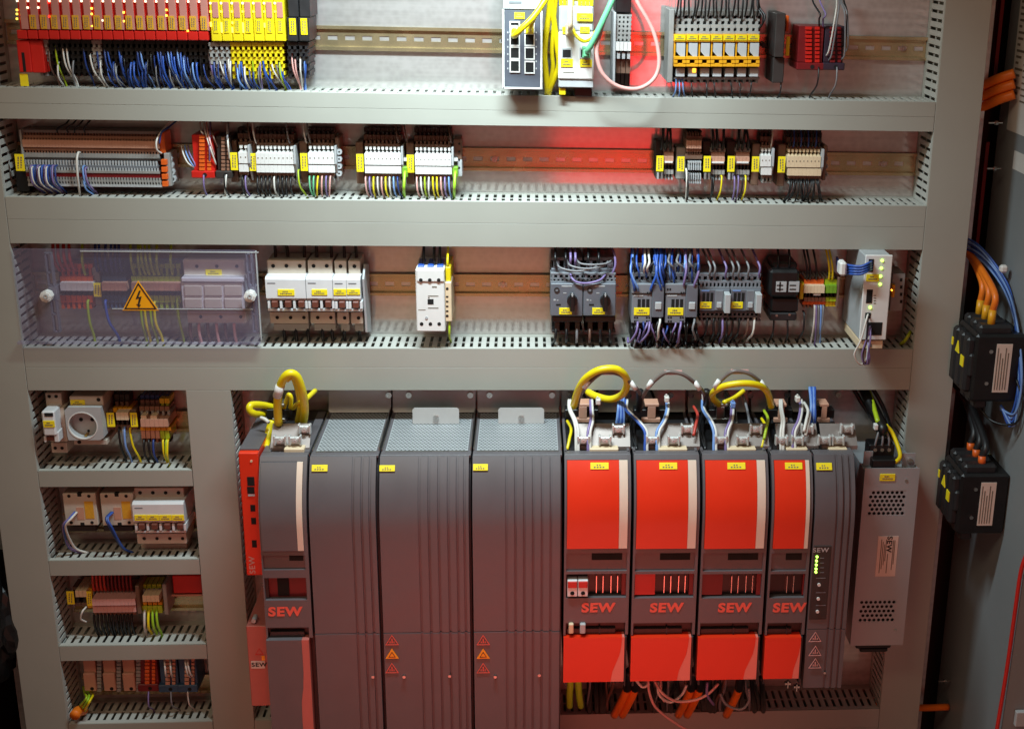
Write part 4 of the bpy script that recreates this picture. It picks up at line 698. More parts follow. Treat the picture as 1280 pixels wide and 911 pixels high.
for k in range(2):
    x = 874+k*39; Ym = .004
    t = TH('contactor', 'lower grey contactor with side tab%s' % (' between tall ones and its twin' if k == 0 else ' beside the black transformer'), 'contactor', x+18, 401, Ym)
    t.p('upper_terminal', 'mid_grey', B(x, 342, x+38.5, 346, .016, .07, .0006), *TEETH(x, 346, x+38.5, 351, .014, .07, 5, .42), B(x, 351, x+38.5, 354, .012, .07, .0004), *TEETH(x, 354, x+38.5, 359, .011, .07, 8, .5), B(x, 359, x+38.5, 362, .010, .07, .0004)); t.p('front', 'con_grey', B(x+.5, 362.3, x+38, 389, Ym, .07, .001)); t.p('aux_block', 'mid_grey', B(x+20, 363, x+30, 388, Ym-.003, .07, .0008)); t.p('side_tab', 'pale_grey', B(x+32, 368, x+39.5, 392, Ym-.018, Ym+.01, .001))
    t.p('slot', 'hole', *[B(x+4+i*5, 366, x+7.6+i*5, 377, Ym-.0004, Ym+.003, 0) for i in range(3)]); t.p('button', 'pale_grey', B(x+22, 378, x+28, 385, Ym-.005, Ym-.001, .0006)); t.p('print', 'w_ltblue', B(x+3, 362.8, x+13, 364.2, Ym-.0006, Ym+.001, 0))
    t.p('lower_terminal', 'con_grey', B(x, 389.4, x+38, 391.5, Ym+.006, .07, .0004), *TEETH(x, 391.5, x+38, 394.5, Ym+.006, .07, 7, .4), B(x, 394.5, x+38, 397, Ym+.007, .07, .0004), *TEETH(x, 397, x+38, 400, Ym+.008, .07, 6, .4), B(x, 400, x+38, 401.5, Ym+.009, .07, .0004)); t.p('core', 'hole', B(x+1, 344, x+37, 400, .03, .0705, 0))
    t.tag(x+1, 377.5, x+15.5, 385.5, Ym)
for (x, m) in ((887, 'w_grey'), (893, 'w_grey'), (907, 'w_violet'), (916, 'w_grey'), (923, 'w_grey'), (935, 'w_grey'), (949, 'w_violet')):
    WIRE(PX((x, 348, .018), (x, 343, .008), (x+1, 334, .006), (x-4, 322, .02), (x-9, 310, .04), (x-10, 302, .05)), .0018, m, '%s wire entering the lower contactor pair' % NAMES[m], 'low cont '+m)
drops([(884+i*8, 398, 'w_black', random.uniform(-12, 6)) for i in range(6)]+[(903, 398, 'w_violet', 0), (943, 397, 'w_white', -8), (935, 398, 'w_brown', -10)], '%s wire leaving the lower contactor pair', 'low out', D3[1], .014, .0018)
# ---- black transformer
Yt = .002
t = TH('transformer', 'black control transformer with pale type plate', 'transformer', 980, 401, Yt)
a = rect(963, 337, 999, 392, Yt); t.p('body', 'black', B(962, 338, 999, 372, Yt, .07, .004), B(964, 372.5, 998, 390, Yt+.006, .07, .002)); t.p('terminal_ledge', 'charcoal', B(966, 328, 997, 337.5, Yt+.016, .07, .003), B(962, 391, 996, 401, Yt+.006, .07, .002)); t.p('type_plate', 'pale_grey', B(970, 352, 983, 365, Yt-.0008, Yt+.001, 0), B(986, 352, 999, 365, Yt-.0008, Yt+.001, 0)); t.p('plate_print', 'print', *[B(971+k*16, 356+j*5, 979+k*16, 357.6+j*5, Yt-.0011, Yt-.0006, 0) for k in range(2) for j in range(2)], B(974, 352.5, 976, 364, Yt-.0011, Yt-.0006, 0)); t.p('screw', 'steel', *[C(x, y, 2.0, Yt+(.015 if y < 350 else .005), Yt+.018, 8) for x, y in ((973, 339), (989, 339), (971, 394.5), (987, 393.5))])
for x in (972, 986): WIRE(upto(x, 334, .02, D2[0], 0, .002), .0018, 'w_black', 'black wire entering the black transformer', 'trafo feed')
drops([(967, 399, 'w_black', -2), (984, 399, 'w_black', 4), (1005, 392, 'w_black', -4)], '%s wire leaving the black transformer', 'trafo out', D3[1], .016, .0016)
# ---- orange and green terminals
t = TH('terminal_group', 'orange and green terminal group between transformer and white power unit', 'terminal', 1024, 387, .02)
bands(t, [(1005, 1045, 346, 349.5, .036, 9, .5, 'term_grey', 'upper_level'), (1005, 1030, 349.5, 357, .030, 6, .95, 'orange', 'orange_level'), (1031, 1046, 349.5, 357, .030, 3, .95, 'w_gy', 'green_level'), (1005, 1031, 357, 366.5, .020, 6, .97, 'cream', 'marker'), (1032, 1046, 357, 366.5, .022, 3, .95, 'green', 'green_level'), (1005, 1046, 367, 372, .030, 9, .3, 'term_dark', 'lower_level'), (1005, 1032, 372, 377, .028, 6, .9, 'term_rust', 'orange_level'), (1032, 1046, 372, 377, .028, 3, .9, 'w_gy', 'green_level'), (1003, 1032, 377, 381, .032, 6, .95, 'orange', 'orange_level'), (1032, 1045, 377, 383, .032, 3, .95, 'yellow', 'green_level'), (1003, 1032, 381, 385, .034, 6, .5, 'term_rust', 'orange_level')], core=(1004, 348, 1045, 383, .048))
t.p('end_stop', 'yellow', B(1000, 354, 1004.6, 374, .024, .07, .0006)); t.p('clip', 'white', B(1017, 367, 1026, 369.5, .022, .03, .0004)); t.p('end_plate', 'term_brown', B(1046.5, 347, 1049, 384, .022, .072, .001))
for x, m in ((1008, 'w_black'), (1012, 'w_black'), (1020, 'w_black'), (1036, 'w_yellow'), (1040, 'w_yellow')): WIRE(upto(x, 348, .03, D2[0], -.008, .006), .0017, m, '%s wire entering the orange and green terminals' % NAMES[m], 'og '+m)
drops([(1018, 384, 'w_white', 0), (1023, 384, 'w_grey', 4), (1026, 384, 'w_ltblue', 4), (1029, 384, 'w_grey', -2), (1020, 384, 'w_violet', 4)], '%s wire leaving the orange and green terminals', 'og out', D3[1], .03, .0017)
# ---- white power unit
Yw = -.045
t = TH('power_unit', 'white upright power unit with green lamps and blue plug wires', 'power supply', 1088, 436, Yw)
a = rect(1078.5, 319, 1112, 425, Yw); t.p('housing', 'pale_grey', BW(a[0], a[1]-.001, Yw+.002, .072, a[2], a[3]-.002, .001)); t.p('front', 'white', BW(a[0]-.0005, a[1], Yw, Yw+.004, a[2], a[3], .0012))
b = rect(1069, 425.5, 1107, 436, Yw+.004); t.p('foot', 'cream', BW(a[0]+.001, a[1]-.003, Yw+.004, .06, b[2], b[3]-.0005, .001))
pk = lambda x, y: x
t.p('socket', 'hole', B(1085.5, 324, 1092, 340, Yw-.0006, Yw+.002, 0), B(1083, 362, 1090.5, 379, Yw-.0006, Yw+.002, 0), B(1081.5, 391, 1088.5, 398, Yw-.0006, Yw+.002, 0), B(1085, 403, 1102.5, 419, Yw-.0006, Yw+.002, 0)); t.p('print', 'print_soft', *[B(1092, 369+i*3.2, 1095, 370+i*3.2, Yw-.0004, Yw+.001, 0) for i in range(4)], B(1084, 430, 1090, 434, Yw+.0035, Yw+.006, 0)); t.tag(1083, 343, 1099, 352, Yw)
for (x, y) in ((1103, 326), (1102, 335.5), (1101, 345.5), (1100.5, 355.5), (1088, 384.5)): t.p('indicator', 'led_green', C(x, y, 1.9, Yw-.0015, Yw+.001, 10))
t.p('side_lamp', 'led_orange', C(1115, 363, 1.2, .0, .003, 8))
for i in range(4): WIRE(PX((1090, 327+i*3, Yw+.004), (1086, 329+i*3, Yw-.014), (1076, 333+i*3.2, Yw-.016), (1062, 332+i*3.4, Yw-.004), (1050, 329+i*4, .0), (1046, 322+i*2, .03)), .0021, 'w_blue', 'blue wire plugged into the white power unit top', 'power unit plug wires')
t = TH('cable_tie', 'white plastic cable tie round the blue plug wires', 'cable tie', 1054, 345, Yw+.01, Yb=Yw+.01); t.p('tie', 'white', B(1050, 328, 1059, 345.5, Yw-.010, Yw+.012, .003), B(1052, 326, 1056, 329, Yw-.006, Yw+.004, .001))
for (x, y, b, m) in ((1085, 394, 0, 'w_white'), (1086, 395, 6, 'w_black'), (1088, 408, 4, 'w_violet'), (1089, 410, 8, 'w_violet')):
    WIRE(PX((x, y, Yw+.002), (x-1, y+2, Yw-.012), (x-9+b, 425, Yw-.018), (x-17+b*1.6, 443, Yw-.014), (x-10+b*.7, 455, Yw-.01), (x-2, 449, Yw-.006), (1085, 432, Yw+.0), (1086, 422, Yw+.01)), .0015, m, '%s wire looping below the white power unit' % NAMES[m], 'power loop '+m)
t = TH('terminal_block', 'pale slotted terminal half hidden behind the white power unit', 'terminal', 1124, 389, .02); t.p('housing', 'term_grey', B(1114, 342, 1130, 389, .024, .072, .001)); t.p('slot', 'hole', *[B(1125, 348+i*9, 1128, 352+i*9, .0236, .026, 0) for i in range(4)]); t.p('lever', 'amber', B(1115, 356, 1119, 372, .016, .03, .001))
WIRE(PX((1126, 430, .03), (1131, 426, .02), (1136, 418, .02), (1140, 412, .04)), .003, 'w_gy', 'green-yellow wire tucked beside the right duct', None)
# ================================================================ left cells
# cell A
t = TH('circuit_breaker', 'single white breaker with lifted nose beside the socket outlet', 'breaker', 70, 566, .0)
t.p('body', 'breaker', B(57, 491, 77, 509, .022, .072, .001), B(60, 509.5, 82, 552, .014, .072, .001), B(64, 553, 84, 566, .022, .072, .001)); t.p('nose', 'breaker_white', B(52.5, 514, 69, 545, -.012, .03, .0024)); t.p('toggle', 'toggle', B(58, 545.5, 67, 551, -.006, .02, .001)); t.p('toggle_frame', 'breaker_white', B(54.5, 545.5, 57.6, 553, -.008, .02, .001), B(67.4, 540, 73.5, 552.5, -.008, .02, .001)); t.p('vent', 'charcoal', B(55.5, 516, 66, 520.5, -.0126, -.010, 0)); t.tag(54, 526, 68, 534, -.012); t.p('screw_hole', 'hole', *[C(x, y, 2.6, .0215, .026, 10) for x, y in ((61.5, 495.5), (70, 495.5), (69, 560), (77.5, 560))])
Ys = .004
t = TH('socket_outlet', 'grey round socket outlet mounted beside a single breaker', 'socket', 108, 556, Ys)
t.p('upper_base', 'breaker', B(87, 495, 129, 508, .016, .072, .0012)); t.p('lower_base', 'breaker', B(92, 549.5, 134, 556, .022, .072, .0012)); c = at(103.5, 532, Ys); X0, X1, Z0, Z1 = rect(82.5, 509, 128, 550, Ys)
n = 32; v = []; f = []; R0 = .0215
for i in range(n):
    a_ = 2*math.pi*i/n; s, co = math.sin(a_), math.cos(a_); k = min((X1-c.x)/co if co > 1e-6 else 9, (X0-c.x)/co if co < -1e-6 else 9, (Z1-c.z)/s if s > 1e-6 else 9, (Z0-c.z)/s if s < -1e-6 else 9)
    v += [(c.x+co*k, Ys, c.z+s*k), (c.x+co*R0, Ys, c.z+s*R0), (c.x+co*k, .07, c.z+s*k), (c.x+co*R0*.94, Ys+.017, c.z+s*R0*.94)]
for i in range(n):
    j = (i+1) % n; f += [(4*i, 4*j, 4*j+1, 4*i+1), (4*i, 4*j, 4*j+2, 4*i+2), (4*i+1, 4*j+1, 4*j+3, 4*i+3)]
f.append(tuple(4*i+3 for i in range(n)))
t.p('faceplate', 'pale_grey', (v, f)); t.p('rim', 'white', RINGY(c, .0208, .0222, Ys-.0008, Ys+.003, 32)); t.p('pin_hole', 'hole', *[CW((c.x+dx, 0, c.z+.004), .003, Ys+.0164, Ys+.0175, 12) for dx in (-.0075, .0095)], CW((c.x+.002, 0, c.z-.0145), .002, Ys+.0160, Ys+.0175, 8)); t.p('earth_spring', 'brass', BW(c.x-.001, c.x+.0025, Ys+.006, Ys+.016, c.z-.0195, c.z-.017), BW(c.x-.001, c.x+.0025, Ys+.006, Ys+.016, c.z+.017, c.z+.0195)); t.p('screw_hole', 'hole', C(123, 499.5, 3, .0155, .02, 10), C(99, 552.5, 3, .0215, .026, 10)); t.tag(88, 500, 106, 507, .016)
t = TH('terminal_group', 'three-way terminal group with two yellow tags beside the socket outlet', 'terminal', 152, 539, .02)
bands(t, [(143, 162, 493, 502, .05, 3, .9, 'term_dark', 'rear_level'), (143, 162, 502, 510, .045, 3, .6, 'term_brown', 'rear_level'), (141, 165, 510, 515, .036, 4, .9, 'amber', 'upper_level'), (145, 160.5, 515.5, 525, .02, 3, .97, 'cream', 'marker'), (144, 162, 525, 531, .03, 3, .4, 'term_dark', 'lower_level'), (143, 165, 531, 538, .032, 3, .9, 'term_brown', 'lower_level')], core=(143, 494, 163, 537, .054)); t.tag(133.5, 516, 143, 533.5, .022, vert=True); t.tag(163, 516, 171.5, 533.5, .022, vert=True); t.p('end_stop', 'term_brown', B(134, 512, 142, 537, .034, .072, .001), B(163.5, 512, 171, 537, .034, .072, .001))
t = TH('terminal_group', 'six-way terminal group with salmon markers and earth end', 'terminal', 193, 554, .02)
bands(t, [(175, 212, 494, 500, .052, 6, .85, 'w_dkblue', 'rear_level'), (175, 200, 500, 507, .046, 4, .8, 'term_brown', 'rear_level'), (199, 212, 498, 504, .04, 2, .9, 'yellow', 'earth_level'), (200, 212, 504, 508, .042, 2, .6, 'w_gy', 'earth_level'), (174, 212, 508, 514, .038, 6, .9, 'term_rust', 'upper_level'), (174, 214, 514, 519, .034, 6, .45, 'term_grey', 'upper_level'), (176, 183, 519.5, 523.5, .022, 1, 1, 'cream', 'bridge'), (188, 196, 519.5, 523.5, .022, 1, 1, 'cream', 'bridge'), (175.5, 210, 524, 533.5, .02, 6, .97, 'salmon', 'marker'), (175, 214, 534, 538, .028, 6, .9, 'amber', 'lower_level'), (176, 200, 538, 548, .03, 4, .85, 'salmon', 'lower_level'), (200, 212, 538, 548, .03, 2, .9, 'w_gy', 'earth_level'), (176, 211, 548, 553, .034, 6, .5, 'term_rust', 'foot')], core=(175, 496, 211, 552, .056))
drops([(149, 536, 'w_black', 4), (154, 536, 'w_grey', 6), (156, 536, 'w_ltblue', 4), (163, 537, 'w_yellow', 10), (180, 551, 'w_black', 4), (186, 551, 'w_black', 6), (192, 551, 'w_dkblue', 2), (204, 551, 'w_yellow', 2), (208, 551, 'w_gy', -2), (210, 551, 'w_yellow', -4)], '%s wire under the terminals beside the socket outlet', 'cellA', S1[1], .03, .0017)
# cell B
for k in range(2):
    x = 80+k*46.5; Yr = .012
    t = TH('solid_state_relay', 'beige square solid state relay%s' % (' by the slotted left duct' if k == 0 else ' beside the four-pole breaker'), 'relay', x+21, 658, Yr)
    t.p('body', 'breaker', B(x, 616.5, x+41, 656.5, Yr, .05, .001)); t.p('heatsink', 'term_dark', B(x+3, 657, x+40, 664, Yr+.02, .072, .001), B(x+2, 617, x+40, 657, Yr+.0385, .072, .0)); t.p('notch', 'hole', B(x+16, 616, x+22, 621, Yr-.0005, Yr+.006, .001), B(x+20, 652.5, x+26, 657, Yr-.0005, Yr+.006, .001)); t.p('print', 'label_amber', B(x+26, 626.5, x+37, 648, Yr-.0006, Yr+.001, 0)); t.p('print_red', 'salmon', B(x+16, 634, x+25, 649, Yr-.0006, Yr+.001, 0)); t.p('screw_hole', 'hole', *[C(x+dx, y, 2.6, Yr-.0006, Yr+.003, 10) for dx, y in ((6, 620), (31, 620), (9, 653), (35, 653))])
for (x, m, d) in ((96, 'w_white', 6), (94, 'w_blue', 0), (93, 'w_violet', 2), (139, 'w_dkblue', 12), (141, 'w_blue', 10)):
    a_ = at(x, 640, .011); b_ = Vector((a_.x+(d-14 if x < 100 else d*.7)/1000, .03, S2[1]+.004))
    WIRE([a_, a_+Vector((-.004, -.014, -.004)), a_+Vector((-.014 if x < 100 else .001, -.016, -.018)), b_+Vector((-.004 if x < 100 else 0, -.012, .010)), b_+Vector((.012, 0, -.006))], .0019, m, '%s wire bending from the solid state relays' % NAMES[m], 'ssr '+m)
t = breaker('beige four-pole circuit breaker with a continuous yellow tag strip', 166, 230, 4, 609.5, [(168+k*15.6, 643.5, 183+k*15.6, 650.5) for k in range(4)], 4, h=78, Yn=.0)
# cell C
t = TH('terminal_group', 'small two-way terminal between two yellow tags by the left duct', 'terminal', 100, 757, .02)
bands(t, [(90, 112, 733, 737, .042, 3, .8, 'term_brown', 'upper_level'), (94, 108, 738, 746, .022, 3, .95, 'cream', 'marker'), (93, 110, 747, 753, .034, 2, .4, 'term_dark', 'lower_level'), (93, 110, 753, 757, .034, 2, .9, 'term_brown', 'lower_level')], core=(92, 734, 110, 756, .05)); t.tag(83.5, 739, 92.5, 755, .022, vert=True); t.tag(108, 739, 115, 757, .024, vert=True); t.p('end_stop', 'amber', B(108, 735, 116, 760, .034, .072, .001))
t = TH('terminal_group', 'twelve-way terminal group with wide pink markers under red wires', 'terminal', 142, 766, .02)
bands(t, [(115, 168, 734, 739, .042, 12, .92, 'term_rust', 'upper_level'), (115, 168, 739, 746, .038, 12, .3, 'term_grey', 'upper_level'), (115, 169, 748.5, 756.5, .016, 12, .98, 'w_pink', 'marker'), (116, 170, 757, 765, .02, 12, .98, 'w_pink', 'lower_marker'), (117, 170, 765.5, 768, .03, 12, .9, 'term_rust', 'lower_level')], core=(116, 735, 168, 767, .05)); t.p('end_plate', 'term_brown', B(170, 732, 175, 767, .02, .072, .001))
t = TH('terminal_group', 'four-way earth terminal group with green-yellow wires under a pale duct', 'terminal', 190, 768, .02)
bands(t, [(177, 202, 730, 736, .044, 4, .85, 'w_gy', 'upper_level'), (177, 202, 736, 743, .04, 4, .4, 'term_grey', 'upper_level'), (178, 199, 744, 752, .02, 4, .97, 'cream', 'marker'), (178, 203, 752.5, 756, .03, 4, .8, 'amber', 'lower_level'), (178, 203, 757, 766, .028, 4, .92, 'w_gy', 'lower_level')], core=(177, 731, 202, 765, .05)); t.p('end_plate', 'term_grey', B(204, 730, 209, 768, .03, .072, .001))
for i in range(11): WIRE(upto(118+i*4.7, 736, .036, S2[0], 0, .004), .0021, 'w_red' if i < 4 else 'dark_red', '%s wire above the pink-marked terminals' % ('red' if i < 4 else 'dark red'), 'pink feed %d' % (i < 4))  
drops([(118+i*4.7, 767, 'w_black', random.uniform(-2, 2)) for i in range(11)], '%s wire below the pink-marked terminals', 'pinkout', S3[1], .032, .0019)
drops([(181, 765, 'w_white', -5), (186, 765, 'w_yellow', -2), (191, 765, 'w_lime', 0), (196, 765, 'w_lime', 1)], '%s wire below the four-way earth terminals', 'earth4', S3[1], .026, .0021)
WIRE(PX((108, 758, .02), (103, 764, .01), (101, 773, .012), (108, 777, .02)), .0015, 'w_white', 'white wire curling under the small two-way terminal', None)
t = TH('red_panel', 'red reflection on the plate, built as a strip beside the earth terminals', 'cover', 232, 744, .06); t.p('strip', 'red', B(216, 719, 253, 741, .050, .0798, .001)); t.p('ledge', 'salmon', B(214, 742.5, 253, 745, .056, .0798, .0005))  # mirror reflection of something red, painted as a solid strip on the plate
# cell D
for k in range(3):
    x = 104+k*24.5
    t = TH('terminal_block', 'flat orange-brown terminal block with toothed grey side', 'terminal', x+11, 864, .02, 'orange-brown terminals')
    t.p('housing', 'salmon', B(x, 822, x+15, 841, .024, .072, .001), B(x+.5, 841.5, x+15.5, 863.5, .018, .072, .0012)); t.p('tooth_column', 'term_grey', *[B(x+17, 824+i*4.6, x+22.5, 827.6+i*4.6, .022, .07, .0004) for i in range(9)]); t.p('back', 'term_dark', B(x+15.6, 822, x+24, 862, .034, .072, 0)); t.p('wire_hole', 'hole', C(x+11, 860.5, 3.0, .0174, .022, 12))
ribbed('terminal_block', 'dark red terminal block with bright orange comb by the flat blue ones', 174, 197, 822, 864, 'dark_red', 'orange', 7, .018)
ribbed('terminal_block', 'flat blue terminal block with salmon comb beside the dark red one', 200, 222, 822, 865, 'term_blue', 'salmon', 7, .018)
ribbed('terminal_block', 'flat blue terminal block with salmon comb holding two white wires', 224, 246, 822, 865, 'term_blue', 'salmon', 7, .018)
for (a_, b_) in ((205, 209), (212, 216), (231, 238), (234, 242)): WIRE(PX((a_, 815, .03), (a_+1, 830, .006), ((a_+b_)/2, 842, .004), (b_, 846, .014)), .0015, 'w_white', 'white wire entering the flat blue terminals', 'blue terminal wires')
drops([(186, 864, 'w_violet', 0), (214, 864, 'w_grey', 8), (235, 864, 'w_white', 4)], '%s wire below the flat terminals', 'cellD', zz(175, 903), .02)
t = TH('cable_end', 'round orange cable end in the corner of the lowest left cell', 'cable', 95, 897, .0); c = at(95, 892, -.002)
t.p('end', 'w_orange', TUBE([c+Vector((-.001, -.004, 0)), c+Vector((0, .010, -.001)), c+Vector((.001, .03, -.012))], .0085, 14), smooth=True)
for k in range(3): WIRE(PX((100+k*3, 882+k*3, .01), (108+k*2, 872+k*2, .0), (106+k*5, 866, .03), (104, 858, .06)), .002, ('w_gy', 'w_lime', 'w_yellow')[k], '%s wire beside the round orange cable end' % NAMES[('w_gy', 'w_lime', 'w_yellow')[k]], None)
# ================================================================ servo drives
ZT, ZC, YF = .872, .775, -.170
def prof(z): return YF + (.036*((z-ZC)/(ZT-ZC))**2 if z > ZC else 0)
def atd(px, py, off=0):
    Y = YF
    for _ in range(6): p = at(px, py, Y-off); Y = prof(p.z)
    return p
def mx(px): return at(px, 700, YF).x
def zd(py, px=640): return atd(px, py).z
def STRIP(X0, X1, z0, z1, out, thick, n=20):
    zs = [z0+(z1-z0)*i/n for i in range(n+1)] if z1 > ZC else [z0, z1]
    return PR([(prof(z)-out, z) for z in zs]+[(prof(z)+thick, z) for z in reversed(zs)], X0, X1, 'X')
ZB = .2
def top_plate(t, X0, X1, Y0, Y1, z): t.p('vent_grille', 'grille', PERF(X0, X1, Y0, Y1, z, .0056, .0017, 'XY'))
def core(t, X0, X1, zb, m='drive_dark'):
    zs = [zb, ZC]+[ZC+(ZT-.006-ZC)*i/6 for i in range(1, 7)]
    t.p('body', m, PR([(prof(z)+.016, z) for z in zs]+[(.079, ZT-.006), (.079, zb)], X0+.0008, X1-.0008, 'X'))
def tags_drive(t, x0, y0, x1, y1, m='tag_yellow'):
    a, b = atd(x0, y1), atd(x1, y0)
    g = t.p('label_tag', m, STRIP(a.x, b.x, a.z, b.z, .0040, -.0020, 3)); w, h = b.x-a.x, b.z-a.z
    t.p('print', 'print_soft', *[STRIP(a.x+w*(.18+.16*i), a.x+w*(.28+.16*i), a.z+h*.25, a.z+h*.42, .0044, -.0038, 1) for i in range(4)], *[STRIP(a.x+w*(.34+.14*i), a.x+w*(.42+.14*i), a.z+h*.60, a.z+h*.74, .0044, -.0038, 1) for i in range(2)], parent=g)
def flange(t, X0, X1, screws):
    z0, z1 = ZT+.0005, .925; r = .010
    t.p('flange', 'grille', PR([(.062, z1), (.062, z0+.030), (.058, z0+.012), (.050, z0), (.079, z0), (.079, z1)], X0+.001, X1-.001, 'X'))
    for x in screws:
        c = at(x, 493.5, .060); t.p('screw', 'steel', CW(c, .0048, .0575, .0618, 12), RINGY(c, .0012, .003, .0570, .0576, 6))
def arrow_signs(t, px, ys, mats):
    for y, m in zip(ys, mats):
        if m == 'warn_yellow': s = t.p('warning_sign', m, TRI(px, y, 12.5, YF-.0036, .0008)); t.p('sign_mark', 'print', TRIRING(px, y+.5, 7, YF-.0039, .0003, .09), parent=s)
        else: s = t.p('warning_sign', m, TRIRING(px, y, 12.5, YF-.0036, .0008, .05)); t.p('sign_mark', m, B(px-.6, y-3, px+.6, y+2.5, YF-.0036, YF-.003, 0), B(px-3, y+.2, px-2, y+2.5, YF-.0036, YF-.003, 0), B(px+2, y+.2, px+3, y+2.5, YF-.0036, YF-.003, 0), parent=s)
# ---- large grey modules
zs = zd(788)
def big(label, x0, x1, ribs, tag, tabx, scr, lowscr, signs):
    X0, X1 = mx(x0), mx(x1); t = T('drive_module', label, 'servo drive', ((X0+X1)/2, .08, ZB))
    core(t, X0, X1, ZB); e = [mx(r) for r in ribs]; g = .0026
    edges = [X0+.0008]+e+[X1-.0008]
    for nm, za, zb_ in (('upper_panel', zs+.0006, ZT), ('lower_panel', ZB, zs-.0006)):
        t.p(nm, 'drive_grey', STRIP(edges[0], edges[1]-g, za, zb_, .0015 if nm == 'upper_panel' else .0025, .016))
        for a, b in zip(edges[1:-1], edges[2:]): t.p('rib', 'drive_grey', STRIP(a+g*.5, b-g, za, zb_, .003 if nm == 'upper_panel' else .004, .014), STRIP(a-g, a+g*.5, za, zb_, -.0010 if nm == 'upper_panel' else .0, .012))
    t.p('top_frame', 'drive_grey', BW(X0+.0008, X1-.0008, -.131, -.118, ZT-.004, ZT+.0004, .0006), BW(X0+.0008, X0+.006, -.118, .058, ZT-.004, ZT, .0004), BW(X1-.006, X1-.0008, -.118, .058, ZT-.004, ZT, .0004))
    top_plate(t, X0+.006, X1-.006, -.117, .05, ZT-.0008); t.p('side_sheet', 'galv', BW(X1-.0022, X1-.0009, -.115, .06, ZT+.0002, ZT+.006), BW(X0+.0009, X0+.0022, -.115, .06, ZT+.0002, ZT+.003)); t.p('grille_bar', 'steel', BW(X0+.006, X1-.006, -.1185, -.1145, ZT-.0004, ZT+.0006))
    tags_drive(t, *tag)
    if tabx:
        a, b, z1 = at(tabx[0], 530, .0).x, at(tabx[1], 530, .0).x, at(tabx[0], 510, .0).z
        tb = t.p('lifting_tab', 'tab', PR([(a, ZT), (b, ZT), (b, z1-.003), (b-.003, z1), (a+.003, z1), (a, z1-.003)], .0, .002, 'Y')); c = at((tabx[0]+tabx[1])/2, 522, .0); t.p('tab_screw', 'steel', CW(c, .0045, -.003, .0, 12), RINGY(c, .0014, .003, -.0036, -.003, 8), parent=tb)
    flange(t, X0, X1, scr)
    for (x, y) in lowscr: t.p('screw', 'steel', C(x, y, 2.4, YF-.0062, YF-.002, 10))
    if signs: arrow_signs(t, signs, (801, 818, 836), ('logo_redlit', 'warn_yellow', 'logo_redlit'))
    return t
big('plain dark grey drive module with two ribs beside the supply module', 388.5, 474.5, (444, 455, 465), (390, 580, 410, 587.5), None, (486,), [(466, 846)], None)
big('large dark grey drive module with warning triangles and five ribs', 475.5, 589.5, (526, 538, 550, 562, 573, 582), (474.5, 580.5, 494, 587.5), (516, 574), (511, 588), [(562, 845), (505, 846)], 490)
big('large dark grey drive module with warning triangles beside the red modules', 590.5, 703, (634, 645, 656, 667, 678, 689), (591.5, 579, 610, 586.5), (623, 680), (612, 690), [(674, 844), (619, 846)], 604)
# ---- red axis modules
ZLOW = zd(851)
def clamp(t, x0, x1, m='salmon', cables=True):
    """shield clamp assembly standing on the module top"""
    w = x1-x0; Yk = -.075; f = lambda k: x0+w*k
    t.p('terminal_deck', 'charcoal', BW(mx(x0)+.004, mx(x1)-.004, -.112, .05, ZT-.0055, ZT-.003))
    t.p('terminal_row', 'cream', B(f(.37), 561, f(.80), 571, -.118, -.095, .001)); t.p('terminal_screw', 'steel', *[C(f(k), 569, 2.6, -.121, -.112, 10) for k in (.12, .27, .58, .88)])
    zb0 = ZT-.004; a = at(f(.14), 529, Yk); b = at(f(.96), 529, Yk); z1 = a.z
    t.p('shield_plate', 'zinc', PR([(Yk, z1), (Yk-.002, z1), (Yk-.030, zb0+.006), (Yk-.030, zb0), (Yk-.028, zb0), (Yk-.028, zb0+.006)], a.x, b.x, 'X'))
    for (kx, ky) in ((.28, 551), (.60, 551), (.80, 537)):
        Y = Yk-.012-(ky-537)*.0011
        c = t.p('clamp', 'tab', B(f(kx)-8, ky-4.5, f(kx)+8, ky+4.5, Y-.006, Y, .0012), B(f(kx)-8, ky-6, f(kx)-5.5, ky+6, Y-.009, Y, .0008), B(f(kx)+5.5, ky-6, f(kx)+8, ky+6, Y-.009, Y, .0008)); q = at(f(kx), ky, Y-.009); t.p('clamp_screw', 'tab', CW(q, .0042, Y-.010, Y-.005, 12), RINGY(q, .001, .0026, Y-.0112, Y-.010, 8), parent=c)
    Yb = -.03; z0 = ZT-.004
    t.p('busbar_cover', 'black', B(f(.0), 512, f(.50), 523, Yb, Yb+.02, .001)); t.p('busbar_clip', m, B(f(.17), 505, f(.38), 508.5, Yb-.006, Yb+.02, .0008), B(f(.21), 508.5, f(.33), 523, Yb-.006, Yb-.001, .0006), B(f(.12), 523, f(.40), 528, Yb-.006, Yb+.02, .0008)); q = rect(f(.14), 528, f(.38), 535, Yb); t.p('post', 'charcoal', BW(q[0], q[1], Yb, Yb+.014, z0, q[3]))
